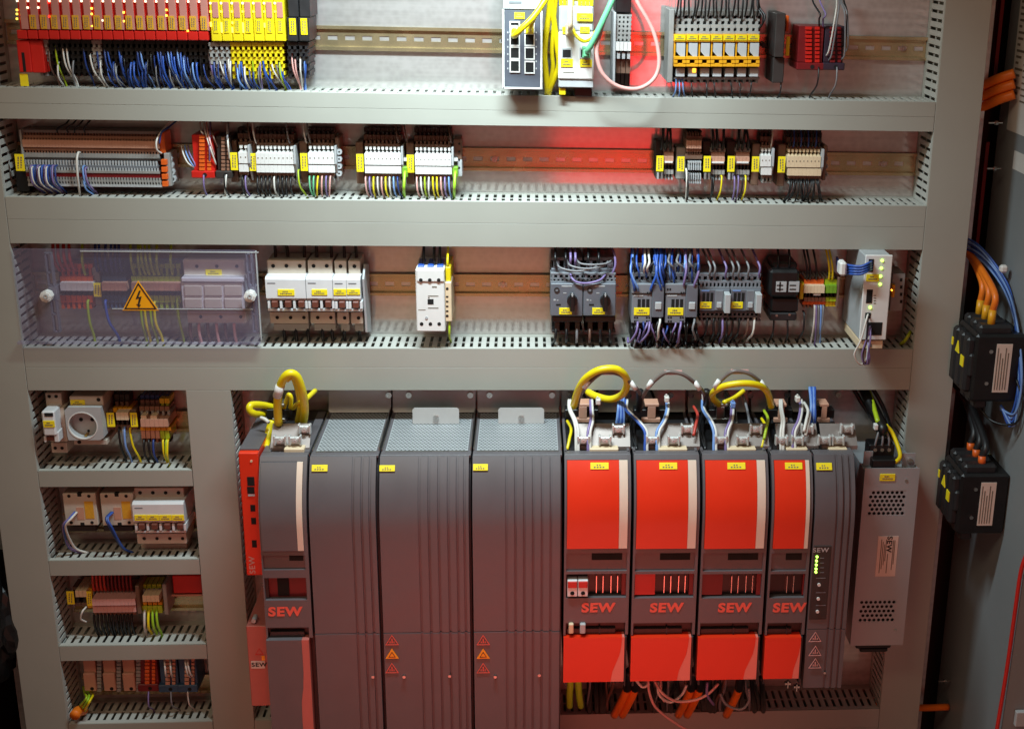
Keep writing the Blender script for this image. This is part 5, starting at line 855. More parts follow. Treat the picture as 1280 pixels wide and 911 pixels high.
def red_module(label, x0, x1, narrow=False, win='red', tagx=None, fscr=()):
    X0, X1 = mx(x0), mx(x1); w = x1-x0; t = T('axis_module', label, 'servo drive', ((X0+X1)/2, .08, ZLOW)); Zl = lambda y: zd(y, (x0+x1)/2)
    core(t, X0, X1, ZLOW+.01, 'drive_dark'); f = lambda k: X0+(X1-X0)*k; s = .0022
    zt = ZT; zb = Zl(793); e = .0008
    t.p('bezel', 'drive_grey', STRIP(X0+e, X0+.004, zb, zt, .0, .018), STRIP(X1-.0052, X1-e, zb, zt, .0, .018), STRIP(X0+.004, X1-.0052, Zl(574.5), zt, .0, .018, 3), STRIP(X0+.004, X1-.0052, Zl(691), Zl(685), .0, .018), STRIP(X0+.004, X1-.0052, Zl(717), Zl(713.5), .0, .018), STRIP(X0+.004, X1-.0052, Zl(778), Zl(747), .0, .018))
    z0, z1 = Zl(684.6), Zl(575); xs = f(.815)
    t.p('red_panel', 'drive_red', STRIP(X0+.0045, xs, z0, z1, .0025, .015, 24)); t.p('cover_stripe', 'drive_stripe', STRIP(xs+.0003, X1-.0056, z0, z1, .0024, .015, 24))
    t.p('recess_panel', 'drive_grey', BW(X0+.004, X1-.0052, YF+.004, YF+.016, Zl(713.5), Zl(691))); t.p('finger_slot', 'hole', BW(f(.42), X1-.012, YF+.0036, YF+.006, Zl(701), Zl(692)))
    t.p('window_back', 'black', BW(X0+.004, X1-.0052, YF+.013, YF+.0165, Zl(747), Zl(717))); t.p('window_side', 'dark_red', BW(f(.88), X1-.0053, YF+.006, YF+.013, Zl(746), Zl(718)))
    if win == 'plug':
        for k in range(2):
            a = f(.06)+k*(X1-X0)*.16; pl = t.p('plug', 'breaker_white', BW(a, a+(X1-X0)*.15, YF-.003, YF+.013, Zl(744), Zl(724), .0008)); t.p('plug_cap', 'red', BW(a+.0006, a+(X1-X0)*.15-.0006, YF-.004, YF+.013, Zl(733), Zl(725), .0008), parent=pl); t.p('plug_hole', 'hole', CW((a+(X1-X0)*.075, 0, Zl(739.5)), .0032, YF-.0036, YF, 10), parent=pl)
    elif not narrow: t.p('window_insert', 'red' if win == 'red' else 'dark_red', BW(X0+.005, f(.36), YF+.006, YF+.013, Zl(745), Zl(718)))
    t.p('pin', 'steel', *[BW(f(k)-.0005, f(k)+.0005, YF+.006, YF+.013, Zl(743), Zl(722)) for k in ((.5, .6, .72, .82) if not narrow else (.5, .66))])
    TEXT(t, 'SEW', (x0+x1)/2+(1 if not narrow else -.5), 759.5, 11.0, YF-.0006, 'logo_redlit', bold=.045, shear=.05)
    t.p('lower_recess', 'black', BW(X0+.004, X1-.005, YF+.010, YF+.0165, zb, Zl(778))); t.p('recess_ledge', 'drive_dark', BW(X0+.006, X1-.02, YF+.004, YF+.010, zb, Zl(787)), BW(f(.55), f(.57), YF+.002, YF+.010, zb, Zl(785)))
    zc0, zc1 = ZLOW, Zl(794); H = zc1-zc0; cv = [(.90, 1), (.89, .80), (.865, .60), (.81, .40), (.76, .22), (.735, 0)]
    t.p('lower_cover', 'drive_red', PR([(X0+.001, zc0), (f(cv[-1][0]), zc0)]+[(f(k), zc0+H*h) for k, h in reversed(cv)][1:]+[(X0+.001, zc1)], YF-.006, YF+.012, 'Y'))
    t.p('lower_stripe', 'redlit_stripe', PR([(f(k)+.0002, zc0+H*h) for k, h in cv]+[(X1-.0062, zc0), (X1-.0062, zc1)], YF-.0059, YF+.012, 'Y')); t.p('lower_frame', 'drive_dark', BW(X0+.001, X1-.003, YF+.012, YF+.03, ZLOW-.004, zc1), BW(X1-.0058, X1-.003, YF-.004, YF+.012, ZLOW-.010, zc1, .0006), BW(f(.04), f(.07), YF, YF+.012, ZLOW-.012, ZLOW-.0002))
    tx = tagx or (x0+w*.38, x0+w*.62); tags_drive(t, tx[0], 577, tx[1], 585); flange(t, X0, X1, fscr)
    t.p('top_frame', 'drive_grey', BW(X0+.0008, X1-.0008, -.132, -.120, ZT-.004, ZT+.0006, .0008), BW(X0+.0008, X0+.005, -.12, .058, ZT-.006, ZT, .0006), BW(X1-.005, X1-.0008, -.12, .058, ZT-.006, ZT, .0006))
    return t
ra = red_module('red servo module with two red plugs in its window', 704.5, 788, win='plug', tagx=(738, 760.5), fscr=(712, 786)); clamp(ra, 706, 790)
rb = red_module('red servo module between the plugged module and a dark-windowed one', 790.5, 873, tagx=(824, 846), fscr=(802, 838, 864)); clamp(rb, 792, 876)
rc = red_module('red servo module with dark red window beside the narrow one', 875.5, 958, win='dark', tagx=(909, 931), fscr=(908, 938)); clamp(rc, 878, 962, 'galv')
rd = red_module('narrow red servo module beside the grey indicator module', 961, 1012.5, narrow=True, tagx=(981, 1002), fscr=(984,)); clamp(rd, 960, 1022, 'salmon')
# ---- grey indicator module
X0, X1 = mx(1014), mx(1066); t = T('indicator_module', 'narrow grey module with green lamps and white buttons beside a metal box', 'servo drive', ((X0+X1)/2, .08, zd(858)))
zb = zd(858, 1040); core(t, X0, X1, zb+.004); ed = [X0+.0008]+[mx(x) for x in (1042, 1050, 1058)]+[X1-.0008]; g = .0022; zsp = zd(785, 1040)
for nm, za, zb_ in (('upper_panel', zsp+.0005, ZT), ('lower_panel', zb, zsp-.0005)):
    t.p(nm, 'drive_grey', STRIP(ed[0], ed[1]-g, za, zb_, .0015, .016))
    for a, b in zip(ed[1:-1], ed[2:]): t.p('rib', 'drive_grey', STRIP(a+g*.5, b-g, za, zb_, .003, .014), STRIP(a-g, a+g*.5, za, zb_, -.0010 if nm == 'upper_panel' else .0, .012))
pn = t.p('indicator_panel', 'term_dark', B(1014.5, 682, 1036, 774, YF-.0028, YF, .0006)); TEXT(t, 'SEW', 1026, 687.5, 5.5, YF-.0032, 'pale_grey', pn, bold=.02)
for (x, y) in ((1021.5, 696), (1020.8, 701), (1020.5, 706), (1020.2, 711), (1020, 715)): t.p('indicator', 'led_green', C(x, y, 1.9, YF-.0045, YF-.002, 8), parent=pn)
for (x, y) in ((1024, 731), (1023, 748.5), (1022, 764.5)): t.p('button', 'white', C(x, y, 2.5, YF-.005, YF-.002, 10), parent=pn)
t.p('print', 'mid_grey', *[B(1025, 697+i*6, 1030, 697.8+i*6, YF-.0031, YF-.0025, 0) for i in range(4)], *[B(1020, y, 1032, y+.8, YF-.0031, YF-.0025, 0) for y in (722, 740, 756)], parent=pn)
tags_drive(t, 1020, 577.5, 1039, 586, 'tag_yellow'); arrow_signs(t, 1019, (797, 814.5, 830), ('w_pink', 'w_pink', 'w_pink')); t.p('screw', 'steel', C(1031, 841, 2.0, YF-.0045, YF, 8)); flange(t, X0, X1, (1048,)); clamp(t, 1016, 1070, 'salmon')  # white triangles here, the pink is red light put into their colour
t.p('top_frame', 'drive_grey', BW(X0+.0008, X1-.0008, -.132, -.116, ZT-.004, ZT+.0006, .0008), BW(X1-.012, X1-.0008, -.116, .058, ZT-.008, ZT, .001))
# ---- supply module
X0, X1 = mx(326), mx(386.5); t = T('supply_module', 'dark grey supply module with pale stripe and yellow cable clamp on top', 'servo drive', ((X0+X1)/2, .08, ZB)); Zl = lambda y: zd(y, 356); f = lambda k: X0+(X1-X0)*k; e = .0008
core(t, X0, X1, ZB); zb = Zl(797)
t.p('bezel', 'drive_grey', STRIP(X0+e, X0+.003, zb, ZT, 0, .018), STRIP(X1-.006, X1-e, zb, ZT, 0, .018), STRIP(X0+.003, X1-.006, Zl(576.5), ZT, 0, .018, 3), STRIP(X0+.003, X1-.006, Zl(694), Zl(688), 0, .018), STRIP(X0+.003, X1-.006, Zl(722), Zl(712), 0, .018), STRIP(X0+.003, X1-.006, Zl(784), Zl(750), 0, .018))
z0, z1, xs = Zl(687.5), Zl(577), f(.78); t.p('front_cover', 'drive_grey', STRIP(X0+.0035, xs, z0, z1, .0025, .015, 24)); t.p('cover_stripe', 'drive_stripe', STRIP(xs+.0003, X1-.0065, z0, z1, .0024, .015, 24))
t.p('recess_panel', 'drive_grey', BW(X0+.003, X1-.006, YF+.004, YF+.016, Zl(712), Zl(694))); t.p('finger_slot', 'hole', BW(f(.58), X1-.009, YF+.0036, YF+.006, Zl(702), Zl(695)))
t.p('window_back', 'dark_red', BW(X0+.003, X1-.006, YF+.012, YF+.0165, Zl(750), Zl(722))); t.p('window_slot', 'hole', BW(f(.28), f(.52), YF+.010, YF+.0119, Zl(748), Zl(726))); t.p('window_insert', 'drive_dark', BW(X0+.003, f(.1), YF+.006, YF+.012, Zl(749), Zl(723)))
TEXT(t, 'SEW', 356, 764.5, 11, YF-.0006, 'logo_redlit', bold=.045, shear=.05)
t.p('lower_recess', 'black', BW(X0+.003, X1-.004, YF+.010, YF+.0165, zb, Zl(784))); t.p('recess_ledge', 'drive_dark', BW(X0+.006, f(.8), YF+.004, YF+.010, zb, Zl(791)))
H = Zl(797.5)-ZB; kk = [(.76, 1), (.76, .86), (.74, .80), (.69, .74), (.68, .66), (.74, .2), (.75, 0)]
t.p('lower_cover', 'drive_grey', PR([(X0+.001, ZB), (f(.75), ZB)]+[(f(k), ZB+H*h) for k, h in reversed(kk)][1:]+[(X0+.001, ZB+H)], YF-.006, YF+.012, 'Y')); t.p('lower_stripe', 'muted_red', PR([(f(k)+.0002, ZB+H*h) for k, h in kk]+[(X1-.006, ZB), (X1-.006, ZB+H)], YF-.0059, YF+.012, 'Y'))  # pale lower stripe with the red light put into its colour
t.p('top_frame', 'drive_grey', BW(X0+.0008, X1-.0008, -.132, -.118, ZT-.004, ZT+.0006, .0008), BW(X0+.0008, X0+.012, -.118, .058, ZT-.006, ZT, .0006), BW(f(.80), X1-.0008, -.118, .058, ZT-.006, ZT, .0006)); clamp(t, 333, 392, 'galv')
# ---- left red communication modules
Yl = -.14; t = TH('bus_module', 'narrow bright red bus module with black sockets left of the supply module', 'module', 312, 719, Yl)
a = rect(303, 566, 321, 719, Yl); Xr = mx(325.4)
t.p('housing', 'drive_red', BW(a[0], Xr, Yl, .079, a[2], a[3], .0012)); t.p('top_cap', 'drive_grey', BW(a[0], Xr, -.13, .06, a[3]+.0003, a[3]+.0022)); t.p('socket', 'hole', *[B(x, y0, x+w_, y1, Yl-.0006, Yl+.002, 0) for x, w_, y0, y1 in ((309, 9, 596, 607), (309, 9, 608.5, 617), (313, 6, 631, 639), (314, 6, 647, 655), (315, 6, 675, 684))]); t.p('socket_lip', 'pale_grey', B(310, 618, 318.5, 620, Yl-.001, Yl+.001, 0)); t.p('screw', 'cream', C(314, 576.5, 1.8, Yl-.001, Yl+.001, 8)); TEXT(t, 'SEW', 315.5, 706, 6.5, Yl-.0008, 'w_pink', None, math.pi/2, .02)
t = TH('bus_module', 'narrow faded red module with white maker label below the bright red one', 'module', 323, 882, Yl)
a = rect(311, 782, 328, 882, Yl); t.p('housing', 'muted_red', BW(a[0], mx(325.6), Yl, .079, a[2], a[3], .001)); t.p('knob', 'pale_grey', C(317, 776, 3.5, Yl+.004, Yl+.02, 10)); lb = t.p('maker_label', 'paper', B(314, 826, 331, 835, Yl-.0008, Yl+.0005, 0)); TEXT(t, 'SEW', 324, 830.5, 5, Yl-.0012, 'print', lb, 0, .03); s = t.p('warning_sign', 'warn_yellow', B(327, 819.5, 331, 825, Yl-.0008, Yl+.0005, 0)); t.p('sign_mark', 'red', TRIRING(324, 815, 8, Yl-.0008, .0008, .06))
# ---- metal power box
Yx = -.085; X0 = at(1081, 590, Yx).x; a = rect(1081, 590, 1149, 806, Yx); X1 = at(1149.5, 590, Yx).x
t = T('braking_box', 'grey sheet metal box with two perforated vents beside the drives', 'power supply', ((X0+X1)/2, .08, a[2])); Z0, Z1 = at(1105, 806, Yx).z, at(1115, 588, Yx).z; th = .0015
hz = [(at(1, y1, Yx).z*0+at(1108, y1, Yx).z, at(1108, y0, Yx).z) for y0, y1 in ((613, 644), (749.5, 777))]; hx0, hx1 = at(1085, 628, Yx).x, at(1132, 628, Yx).x
fr = [BW(X0, hx0, Yx, Yx+th, Z0, Z1), BW(hx1, X1, Yx, Yx+th, Z0, Z1), BW(hx0, hx1, Yx, Yx+th, hz[0][1], Z1), BW(hx0, hx1, Yx, Yx+th, hz[1][1], hz[0][0]), BW(hx0, hx1, Yx, Yx+th, Z0, hz[1][0])]
t.p('front_sheet', 'psu_metal', fr)
for h in hz: g_ = t.p('vent_grille', 'psu_metal', PERF(hx0, hx1, h[0], h[1], Yx+.0004, .0066, .0027, 'XZ')); t.p('vent_dark', 'hole', BW(hx0, hx1, Yx+.008, Yx+.009, h[0], h[1]), parent=g_)
t.p('side_sheet', 'psu_metal', BW(X0, X0+th, Yx+th, .079, Z0, Z1), BW(X1-th, X1, Yx+th, .079, Z0, Z1), BW(X0+th, X1-th, Yx+th, .079, Z0, Z0+th), BW(X0+th, X1-th, Yx+.012, .079, Z1-th-.001, Z1-.001)); t.p('top_bracket', 'psu_metal', BW(X0, X1, Yx-.0, Yx+.0015, Z1, Z1+.004), BW(X1-.024, X1-.004, Yx+.016, Yx+.018, Z1, Z1+.022), BW(X0+.002, X0+.016, Yx+.02, Yx+.022, Z1, Z1+.024))
lb = t.p('type_plate', 'sticker', B(1096, 670, 1121, 720, Yx-.0008, Yx+.0004, 0)); TEXT(t, 'SEW', 1111.5, 680, 6.0, Yx-.0011, 'print', lb, -math.pi/2, .03); t.p('print', 'print_soft', *[B(1100+i*2.2, 674+(i % 3)*3, 1101+i*2.2, 716-(i % 4)*5, Yx-.0011, Yx-.0006, 0) for i in range(4)], *[B(1115+i*2, 675, 1116+i*2, 712-(i*7), Yx-.0011, Yx-.0006, 0) for i in range(2)], B(1108, 692, 1109, 716, Yx-.0011, Yx-.0006, 0), parent=lb); t.tag(1100, 592.5, 1119, 601, Yx); t.p('screw', 'steel', C(1133, 600.5, 2.4, Yx-.001, Yx+.001, 8), C(1119, 787, 2.4, Yx-.001, Yx+.001, 8), CW((X1-.012, 0, Z1+.010), .0045, Yx+.012, Yx+.017, 10))
t.p('terminal', 'black', BW(X0+.012, X0+.048, Yx+.004, Yx+.03, Z1+.001, Z1+.016, .0015), BW(X0+.010, X0+.050, Yx+.022, Yx+.05, Z1+.0005, Z1+.034, .0015)); t.p('terminal_screw', 'steel', *[CW((X0+.019+.011*k, 0, Z1+.026), .003, Yx+.020, Yx+.023, 8) for k in range(3)]); t.p('lower_plug', 'black', BW(X0+.012, X1-.016, Yx+.01, Yx+.05, Z0-.012, Z0-.0003, .002), BW(X0+.02, X1-.02, Yx+.012, Yx+.045, Z0-.020, Z0-.0122, .002))
b = Vector((X0+.03, Yx+.03, Z1+.06))
for k in range(3): WIRE([Vector((X0+.019+.011*k, Yx+.026, Z1+.024)), Vector((X0+.02+.010*k, Yx+.022, Z1+.042)), b+Vector((.004*k-.004, 0, 0))], .0018, 'w_grey', 'grey core entering the terminal on the metal box', 'metal box cores')
t = T('cable_gland', 'black cable sleeve end above the metal box terminal', 'cable', b); t.p('sleeve', 'black', TUBE([b+Vector((0, 0, -.008)), b, Vector((b.x-.004, .0, b.z+.012)), Vector((b.x-.012, .045, .925)), Vector((b.x-.014, .05, .95))], .008, 10), smooth=True); t.p('tie', 'white', BW(b.x-.014, b.x-.008, b.y-.006, b.y+.004, b.z-.003, b.z+.006, .001))
WIRE([Vector((X0+.05, Yx+.012, Z1+.008)), Vector((X0+.056, Yx+.01, Z1+.022)), b+Vector((.018, 0, -.012)), b+Vector((.006, .004, .002))], .0034, 'w_yellow', 'yellow earth wire bending to the metal box bracket', None)
WIRE([b+Vector((-.006, .006, .006)), Vector((b.x-.002, .01, b.z+.02)), Vector((b.x-.004, .05, .925)), Vector((b.x-.004, .055, .95))], .004, 'w_gy', 'dark green-yellow cable rising behind the metal box terminal', None)
for k in range(4): WIRE(PX((1066+k*8, 484, .04), (1078+k*8, 505, .03), (1092+k*6, 525, .03), (1100+k*5, 545, .04)), .0035, 'w_black', 'black cable running behind the metal box', 'metal box cables')
# ---- cable loops and cores on the drive tops
def loop(pts, r, m, label, group=None, name='cable_loop'): return WIRE(PX(*pts), r, m, label, group, name, 'cable', 9)
loop([(348, 530, -.08), (347, 500, -.09), (352, 478, -.10), (361, 467, -.105), (371, 471, -.10), (378, 490, -.09), (381, 510, -.07), (379, 528, -.04)], .0062, 'w_yellow', 'thick yellow cable arching over the supply module')
loop([(357, 474, -.095), (366, 470, -.09), (373, 486, -.075), (376, 508, -.06), (373, 527, -.03)], .0056, 'w_yellow', 'second yellow cable inside the arch over the supply module')
loop([(352, 522, -.02), (358, 500, -.03), (361, 493, -.04), (364, 498, -.04), (363, 510, -.03)], .0032, 'w_yellow', 'thin yellow cord curled under the arch')
loop([(330, 518, -.02), (318, 517, -.05), (312, 512, -.055), (314, 506, -.05), (328, 506, -.03), (345, 510, -.01)], .0052, 'w_yellow', 'yellow cable curl beside the supply module clamp')
loop([(366, 510, -.03), (374, 503, -.07), (383, 498, -.07), (394, 488, -.03)], .0036, 'w_yellow', 'yellow cord tied across the arch')
loop([(340, 526, -.05), (336, 540, -.06), (334, 552, -.075), (333, 560, -.09)], .0058, 'w_yellow', 'yellow cable entering the supply module terminals')
t = TH('cable_marker', 'white sleeve on the arching yellow cable', 'marker', 348, 492, -.1, Yb=-.1); a_ = PX((346.6, 495, -.093), (350.5, 482, -.100)); t.p('sleeve', 'white', TUBE(a_, .0068, 10), smooth=True)
WIRE(PX((326, 522, -.06), (331, 524, -.065), (336, 528, -.07)), .003, 'w_white', 'white tie end beside the yellow cable curl', None, 'cable_tie', 'cable tie')
loop([(717, 508, -.05), (722, 490, -.08), (731, 474, -.10), (748, 463, -.11), (768, 461, -.11), (780, 468, -.105), (784, 480, -.09), (778, 493, -.06), (763, 499, -.04), (745, 495, -.02), (735, 490, .0)], .0056, 'w_yellow', 'yellow cable ring above the plugged red module')
loop([(899, 506, -.03), (891, 497, -.06), (893, 489, -.09), (907, 482, -.105), (930, 479, -.11), (950, 482, -.105), (960, 492, -.09), (964, 508, -.06)], .0050, 'w_yellow', 'yellow cable ring above the narrow red module')
loop([(930, 488, -.02), (918, 497, -.03), (905, 503, -.05)], .0036, 'w_yellow', 'yellow cord end inside the right cable ring')
def jumper(x0, x1, yt, lab):
    loop([(x0, 506, -.05), (x0+3, 494, -.07), (x0+14, yt+14, -.095), ((x0*2+x1)/3+2, yt+2, -.105), ((x0+x1)/2, yt, -.107), ((x0+2*x1)/3+2, yt+4, -.105), (x1-9, yt+16, -.095), (x1, 492, -.07), (x1+2, 508, -.05)], .0031, 'w_jumper', lab, None, 'jumper_cable')
    for (p, q) in (((x0+8, yt+20), (x0+14, yt+11)), ((x1-12, yt+12), (x1-5, yt+22)), (((x0+x1)/2-10, yt+.5), ((x0+x1)/2+12, yt+.5))):
        t = TH('cable_marker', 'white printed sleeve on the grey jumper cables', 'marker', p[0], p[1], -.1, 'jumper sleeves', Yb=-.1); t.p('sleeve', 'w_pink' if p[1] < yt+5 else 'white', TUBE(PX((p[0], p[1], -.0985), (q[0], q[1], -.1005)), .0038, 8), smooth=True)
jumper(722, 800, 465, 'grey-brown jumper cable arching over the yellow cable ring'); jumper(801, 880, 465, 'grey-brown jumper cable arching over the second red module'); jumper(885, 962, 464, 'grey-brown jumper cable arching over the right yellow ring')
for (x, y) in ((800, 500), (883, 500)): t = TH('cable_sleeve', 'dark split sleeve joining two jumper cables', 'cable', x, y+14, -.06, 'jumper splits', Yb=-.06); t.p('sleeve', 'charcoal', TUBE(PX((x, 488, -.07), (x, 500, -.06), (x-1, 512, -.04)), .0052, 9), smooth=True)
for (x0, ax, bx, m1, m2) in ((706, 711, 738, 'w_white', 'w_violet'), (792, 782, 833, 'w_blue', 'w_ltblue'), (878, 878, 914, 'w_ltblue', 'w_violet'), (962, 975, 1000, 'w_white', 'w_violet')):
    for (sx, tx, m, dx) in ((ax, x0+14, m1, 0), (ax+2, x0+17, 'w_white', 2), (bx, x0+29, m2, 0), (bx+2, x0+32, 'w_white', 2)):
        WIRE(PX((sx, 500, -.03), (sx+.5, 512, -.06), ((sx+tx)/2+2, 526, -.085), (tx, 540, -.100), (tx, 560, -.112), (tx+1, 572, -.115)), .0023, m, '%s signal core running down to the red module terminals' % NAMES[m], 'core '+m)
for (x, y, m) in ((748, 503, 'w_white'), (834, 500, 'w_white'), (917, 507, 'w_ltblue'), (998, 500, 'w_white'), (881, 498, 'w_white')): t = TH('cable_tie', 'small white tie knot on the signal cores above the drives', 'cable tie', x, y+4, -.05, 'tie knots', Yb=-.05); t.p('knot', m, B(x-3, y-3.5, x+3, y+3.5, -.062, -.050, .0015), B(x-2, y-7, x, y-3.5, -.058, -.055, .0005))
for (x, m, n_) in ((775, 'w_blue', 5), (1016, 'w_blue', 4)):
    for k in range(n_): WIRE(PX((x+k*2.2-4, 484 if x > 900 else 496, -.02), (x+k*1.5-2, 505, -.05), (x+k*2-3, 520, -.06), (x+k*2.4-5, 534, -.06)), .0022, m if k % 2 else 'w_ltblue', '%s core in the bunch %s' % ('blue' if k % 2 else 'light blue', 'near the grey indicator module' if x > 900 else 'under the yellow cable ring'), 'bunch %d%d' % (x > 900, k % 2))
for (x, y, m) in ((712, 548, 'w_yellow'), (870, 530, 'w_red'), (955, 545, 'w_yellow'), (958, 535, 'w_gy'), (1008, 525, 'w_white'), (1010, 530, 'w_white')): WIRE(PX((x-3, y-22, -.04), (x+2, y-12, -.07), (x, y, -.09), (x-3, y+14, -.105)), .0024, m, '%s core tucked between two red modules' % NAMES[m], 'tuck '+m)
for x in (787, 792, 872, 878, 955, 960, 1012, 1016):
    for k in range(2): WIRE(PX((x+k*3, 520, -.0), (x-4+k*4, 535, -.04), (x-1+k*3, 548, -.08), (x+4, 562, -.105)), .0028, 'w_black', 'black cable squeezed between the red module terminals', 'between black')
for (x0, x1) in ((724, 738), (748, 740), (812, 822), (905, 918), (925, 934)): WIRE(PX((x0, 484, .03), ((x0+x1)/2, 496, .02), (x1, 512, .0), (x1+3, 530, -.03)), .0022, 'w_black' if x0 < 900 else 'w_grey', '%s core behind the busbar clips' % ('black' if x0 < 900 else 'grey'), 'behind %d' % (x0 < 900))
# ---- cables under the drives
zb5 = D5[1]
def under(pts, r, m, label, group=None, name='cable'): return WIRE(PX(*pts), r, m, label, group, name, 'cable', 9)
for k in range(2): under([(714+k*9, 778, -.150), (713+k*10, 800, -.150), (713+k*10, 848, -.15), (712+k*12, 868, -.13), (712+k*14, 882, -.10)], .0052, 'w_lime', 'lime green earth cable below the plugged red module', 'lime cables')
for k in range(2): t = TH('cable_marker', 'pale printed cable end in the recess of the plugged red module', 'marker', 714+k*13, 790, -.16, 'recess markers', Yb=-.15); t.p('marker', 'cream' if k == 0 else 'pale_grey', B(711+k*14, 780, 717+k*15, 792, -.176, -.160, .0012))
for (x, m2) in ((782, 0), (792, 0), (862, 1), (873, 1), (922, 0)):
    under([(x+3, 846, -.12), (x+1, 862, -.10), (x-6, 878, -.07), (x-14, 893, -.03)], .0068, 'w_orange', 'orange motor cable diving into the lowest duct', 'orange motor cables'); under([(x+5, 838, -.13), (x+3.5, 850, -.12), (x+2, 860, -.104)], .0076, 'w_black', 'black sleeve on an orange motor cable', 'motor cable sleeves', 'cable_sleeve')
for (x, dx) in ((737, 0), (744, 2), (751, 1), (757, -2), (812, 6), (830, 8), (886, 2), (897, -4), (940, 3), (952, 2)): under([(x, 846, -.10), (x+dx*.4, 862, -.08), (x+dx, 880, -.03), (x+dx, 892, .02)], .0045, 'w_black', 'black cable hanging below the red modules', 'black low cables')
for pts, m in (([(810, 850, -.15), (812, 866, -.15), (820, 884, -.14), (840, 900, -.12), (862, 914, -.10)], 'w_pink'), ([(822, 852, -.15), (824, 868, -.14), (838, 877, -.13), (852, 868, -.14), (858, 856, -.15)], 'w_white'), ([(794, 848, -.15), (803, 858, -.15), (812, 854, -.15)], 'w_white'), ([(818, 850, -.15), (828, 866, -.16), (846, 876, -.15), (870, 874, -.15), (886, 866, -.15), (898, 854, -.15)], 'w_pink'), ([(884, 852, -.15), (884, 868, -.15), (892, 880, -.13)], 'w_violet'), ([(900, 866, -.13), (908, 880, -.13), (926, 886, -.13), (936, 876, -.13), (936, 860, -.14)], 'w_grey'), ([(826, 850, -.14), (826, 864, -.13), (830, 876, -.11)], 'w_pink')): under(pts, .0022, m, '%s thin cable bowed under the red modules' % NAMES[m], 'thin low '+m)
for (x, y) in ((985, 856), (996, 860)): t = TH('loose_clip', 'small bright metal clip under the narrow red module', 'clip', x, y+3, -.10, 'clips', Yb=-.1); t.p('clip', 'steel', B(x-4, y-3, x+4, y, -.106, -.10, .0006), B(x-1, y-5, x+1, y+4, -.109, -.104, .0005))
WIRE(PX((1093, 895, .02), (1096, 884, .02), (1099, 876, .035)), .006, 'w_orange', 'orange cable end at the foot of the right duct', None, 'cable', 'cable')
for i in range(26):
    x = random.uniform(735, 1000); s_ = random.uniform(-12, 12)
    WIRE(PX((x, 845, -.11), (x+s_*.3, 860, -.10), (x+s_, 876, -.05), (x+s_, 890, .02)), random.choice((.0016, .0024, .003)), random.choice(('w_black', 'w_black', 'w_grey', 'w_brown')), '', 'dense')
# ================================================================ cabinet side wall at the right
XW = .742
def sidebox(label, zc, s, orange=True):
    """fused plug box on the wall, protruding left; yc along depth"""
    t = T('fuse_box', label, 'fuse box', (XW, -.05, zc-.06*s))
    y0, y1, z0, z1 = -.095, -.008, zc-.058*s, zc+.048*s; d = .078
    t.p('body', 'black', BW(XW-d, XW-.001, y0, y1, z0, z1, .004)); t.p('top_lobe', 'charcoal', *[BW(XW-d+.006, XW-.02, y0+.008+k*.028, y0+.030+k*.028, z1-.004, z1+.012, .004) for k in range(3)])
    t.p('front_lobe', 'charcoal', *[BW(XW-d-.010, XW-d+.004, y0+.010+k*.026, y0+.032+k*.026, z0+.012, z1-.008, .004) for k in range(3)], BW(XW-d-.006, XW-d+.004, y0+.004, y1-.004, zc-.02*s, zc+.016*s, .003)); t.p('lower_lug', 'charcoal', *[BW(XW-d+.01, XW-d+.03, y0+.010+k*.026, y0+.030+k*.026, z0-.014, z0+.002, .003) for k in range(3)])
    pl = t.p('type_plate', 'sticker', BW(XW-.046, XW-.022, y0-.001, y0+.001, zc-.042*s, zc+.034*s)); t.p('print', 'print_soft', *[BW(XW-.044+.004*i, XW-.0425+.004*i, y0-.0013, y0-.0008, zc-.038*s, zc+.028*s-(i % 3)*.008) for i in range(5)], parent=pl); t.p('screw', 'steel', CW((XW-.054, 0, zc+.022*s), .003, y0-.0015, y0+.001, 10), CW((XW-.056, 0, zc-.028*s), .003, y0-.0015, y0+.001, 10))
    t.p('label_tag', 'tag_yellow', BW(XW-d-.0112, XW-d-.0095, y0+.018, y0+.032, zc-.008, zc+.008), PR([(y0+.042, zc+.006), (y0+.060, zc+.006), (y0+.051, zc+.024)], XW-d-.0112, XW-d-.0095, 'X'), BW(XW-.04, XW-.032, y0-.0, y0+.0005, 0.001, 0.0011) if False else BW(XW-d-.0112, XW-d-.0098, y0+.074, y0+.080, zc+.010, zc+.022)); return t
z1c = at(1240, 457, -.095).z; z2c = at(1216, 627, -.095).z
sidebox('black fuse box on the side wall fed by orange and blue wires', z1c, 1.0); sidebox('black fuse box on the side wall with dark leads and orange ferrules', z2c, .95)
zt1 = z1c+.056
for k in range(3):
    yk = -.076+.028*k; a_ = Vector((XW-.052, yk, zt1+.002))
    t = T('power_lead', 'orange lead with yellow ferrule entering the upper fuse box', 'cable', a_, 'orange leads'); t.p('ferrule', 'amber', TUBE([a_, a_+Vector((.002, .004, .022))], .0058, 10), smooth=True)
    t.p('lead', 'w_orange', TUBE([a_+Vector((.002, .004, .018)), a_+Vector((.004, .012, .048)), Vector((XW-.045, .06+.01*k, zt1+.075)), Vector((XW-.072, .11, zt1+.095))], .0052, 9), smooth=True)
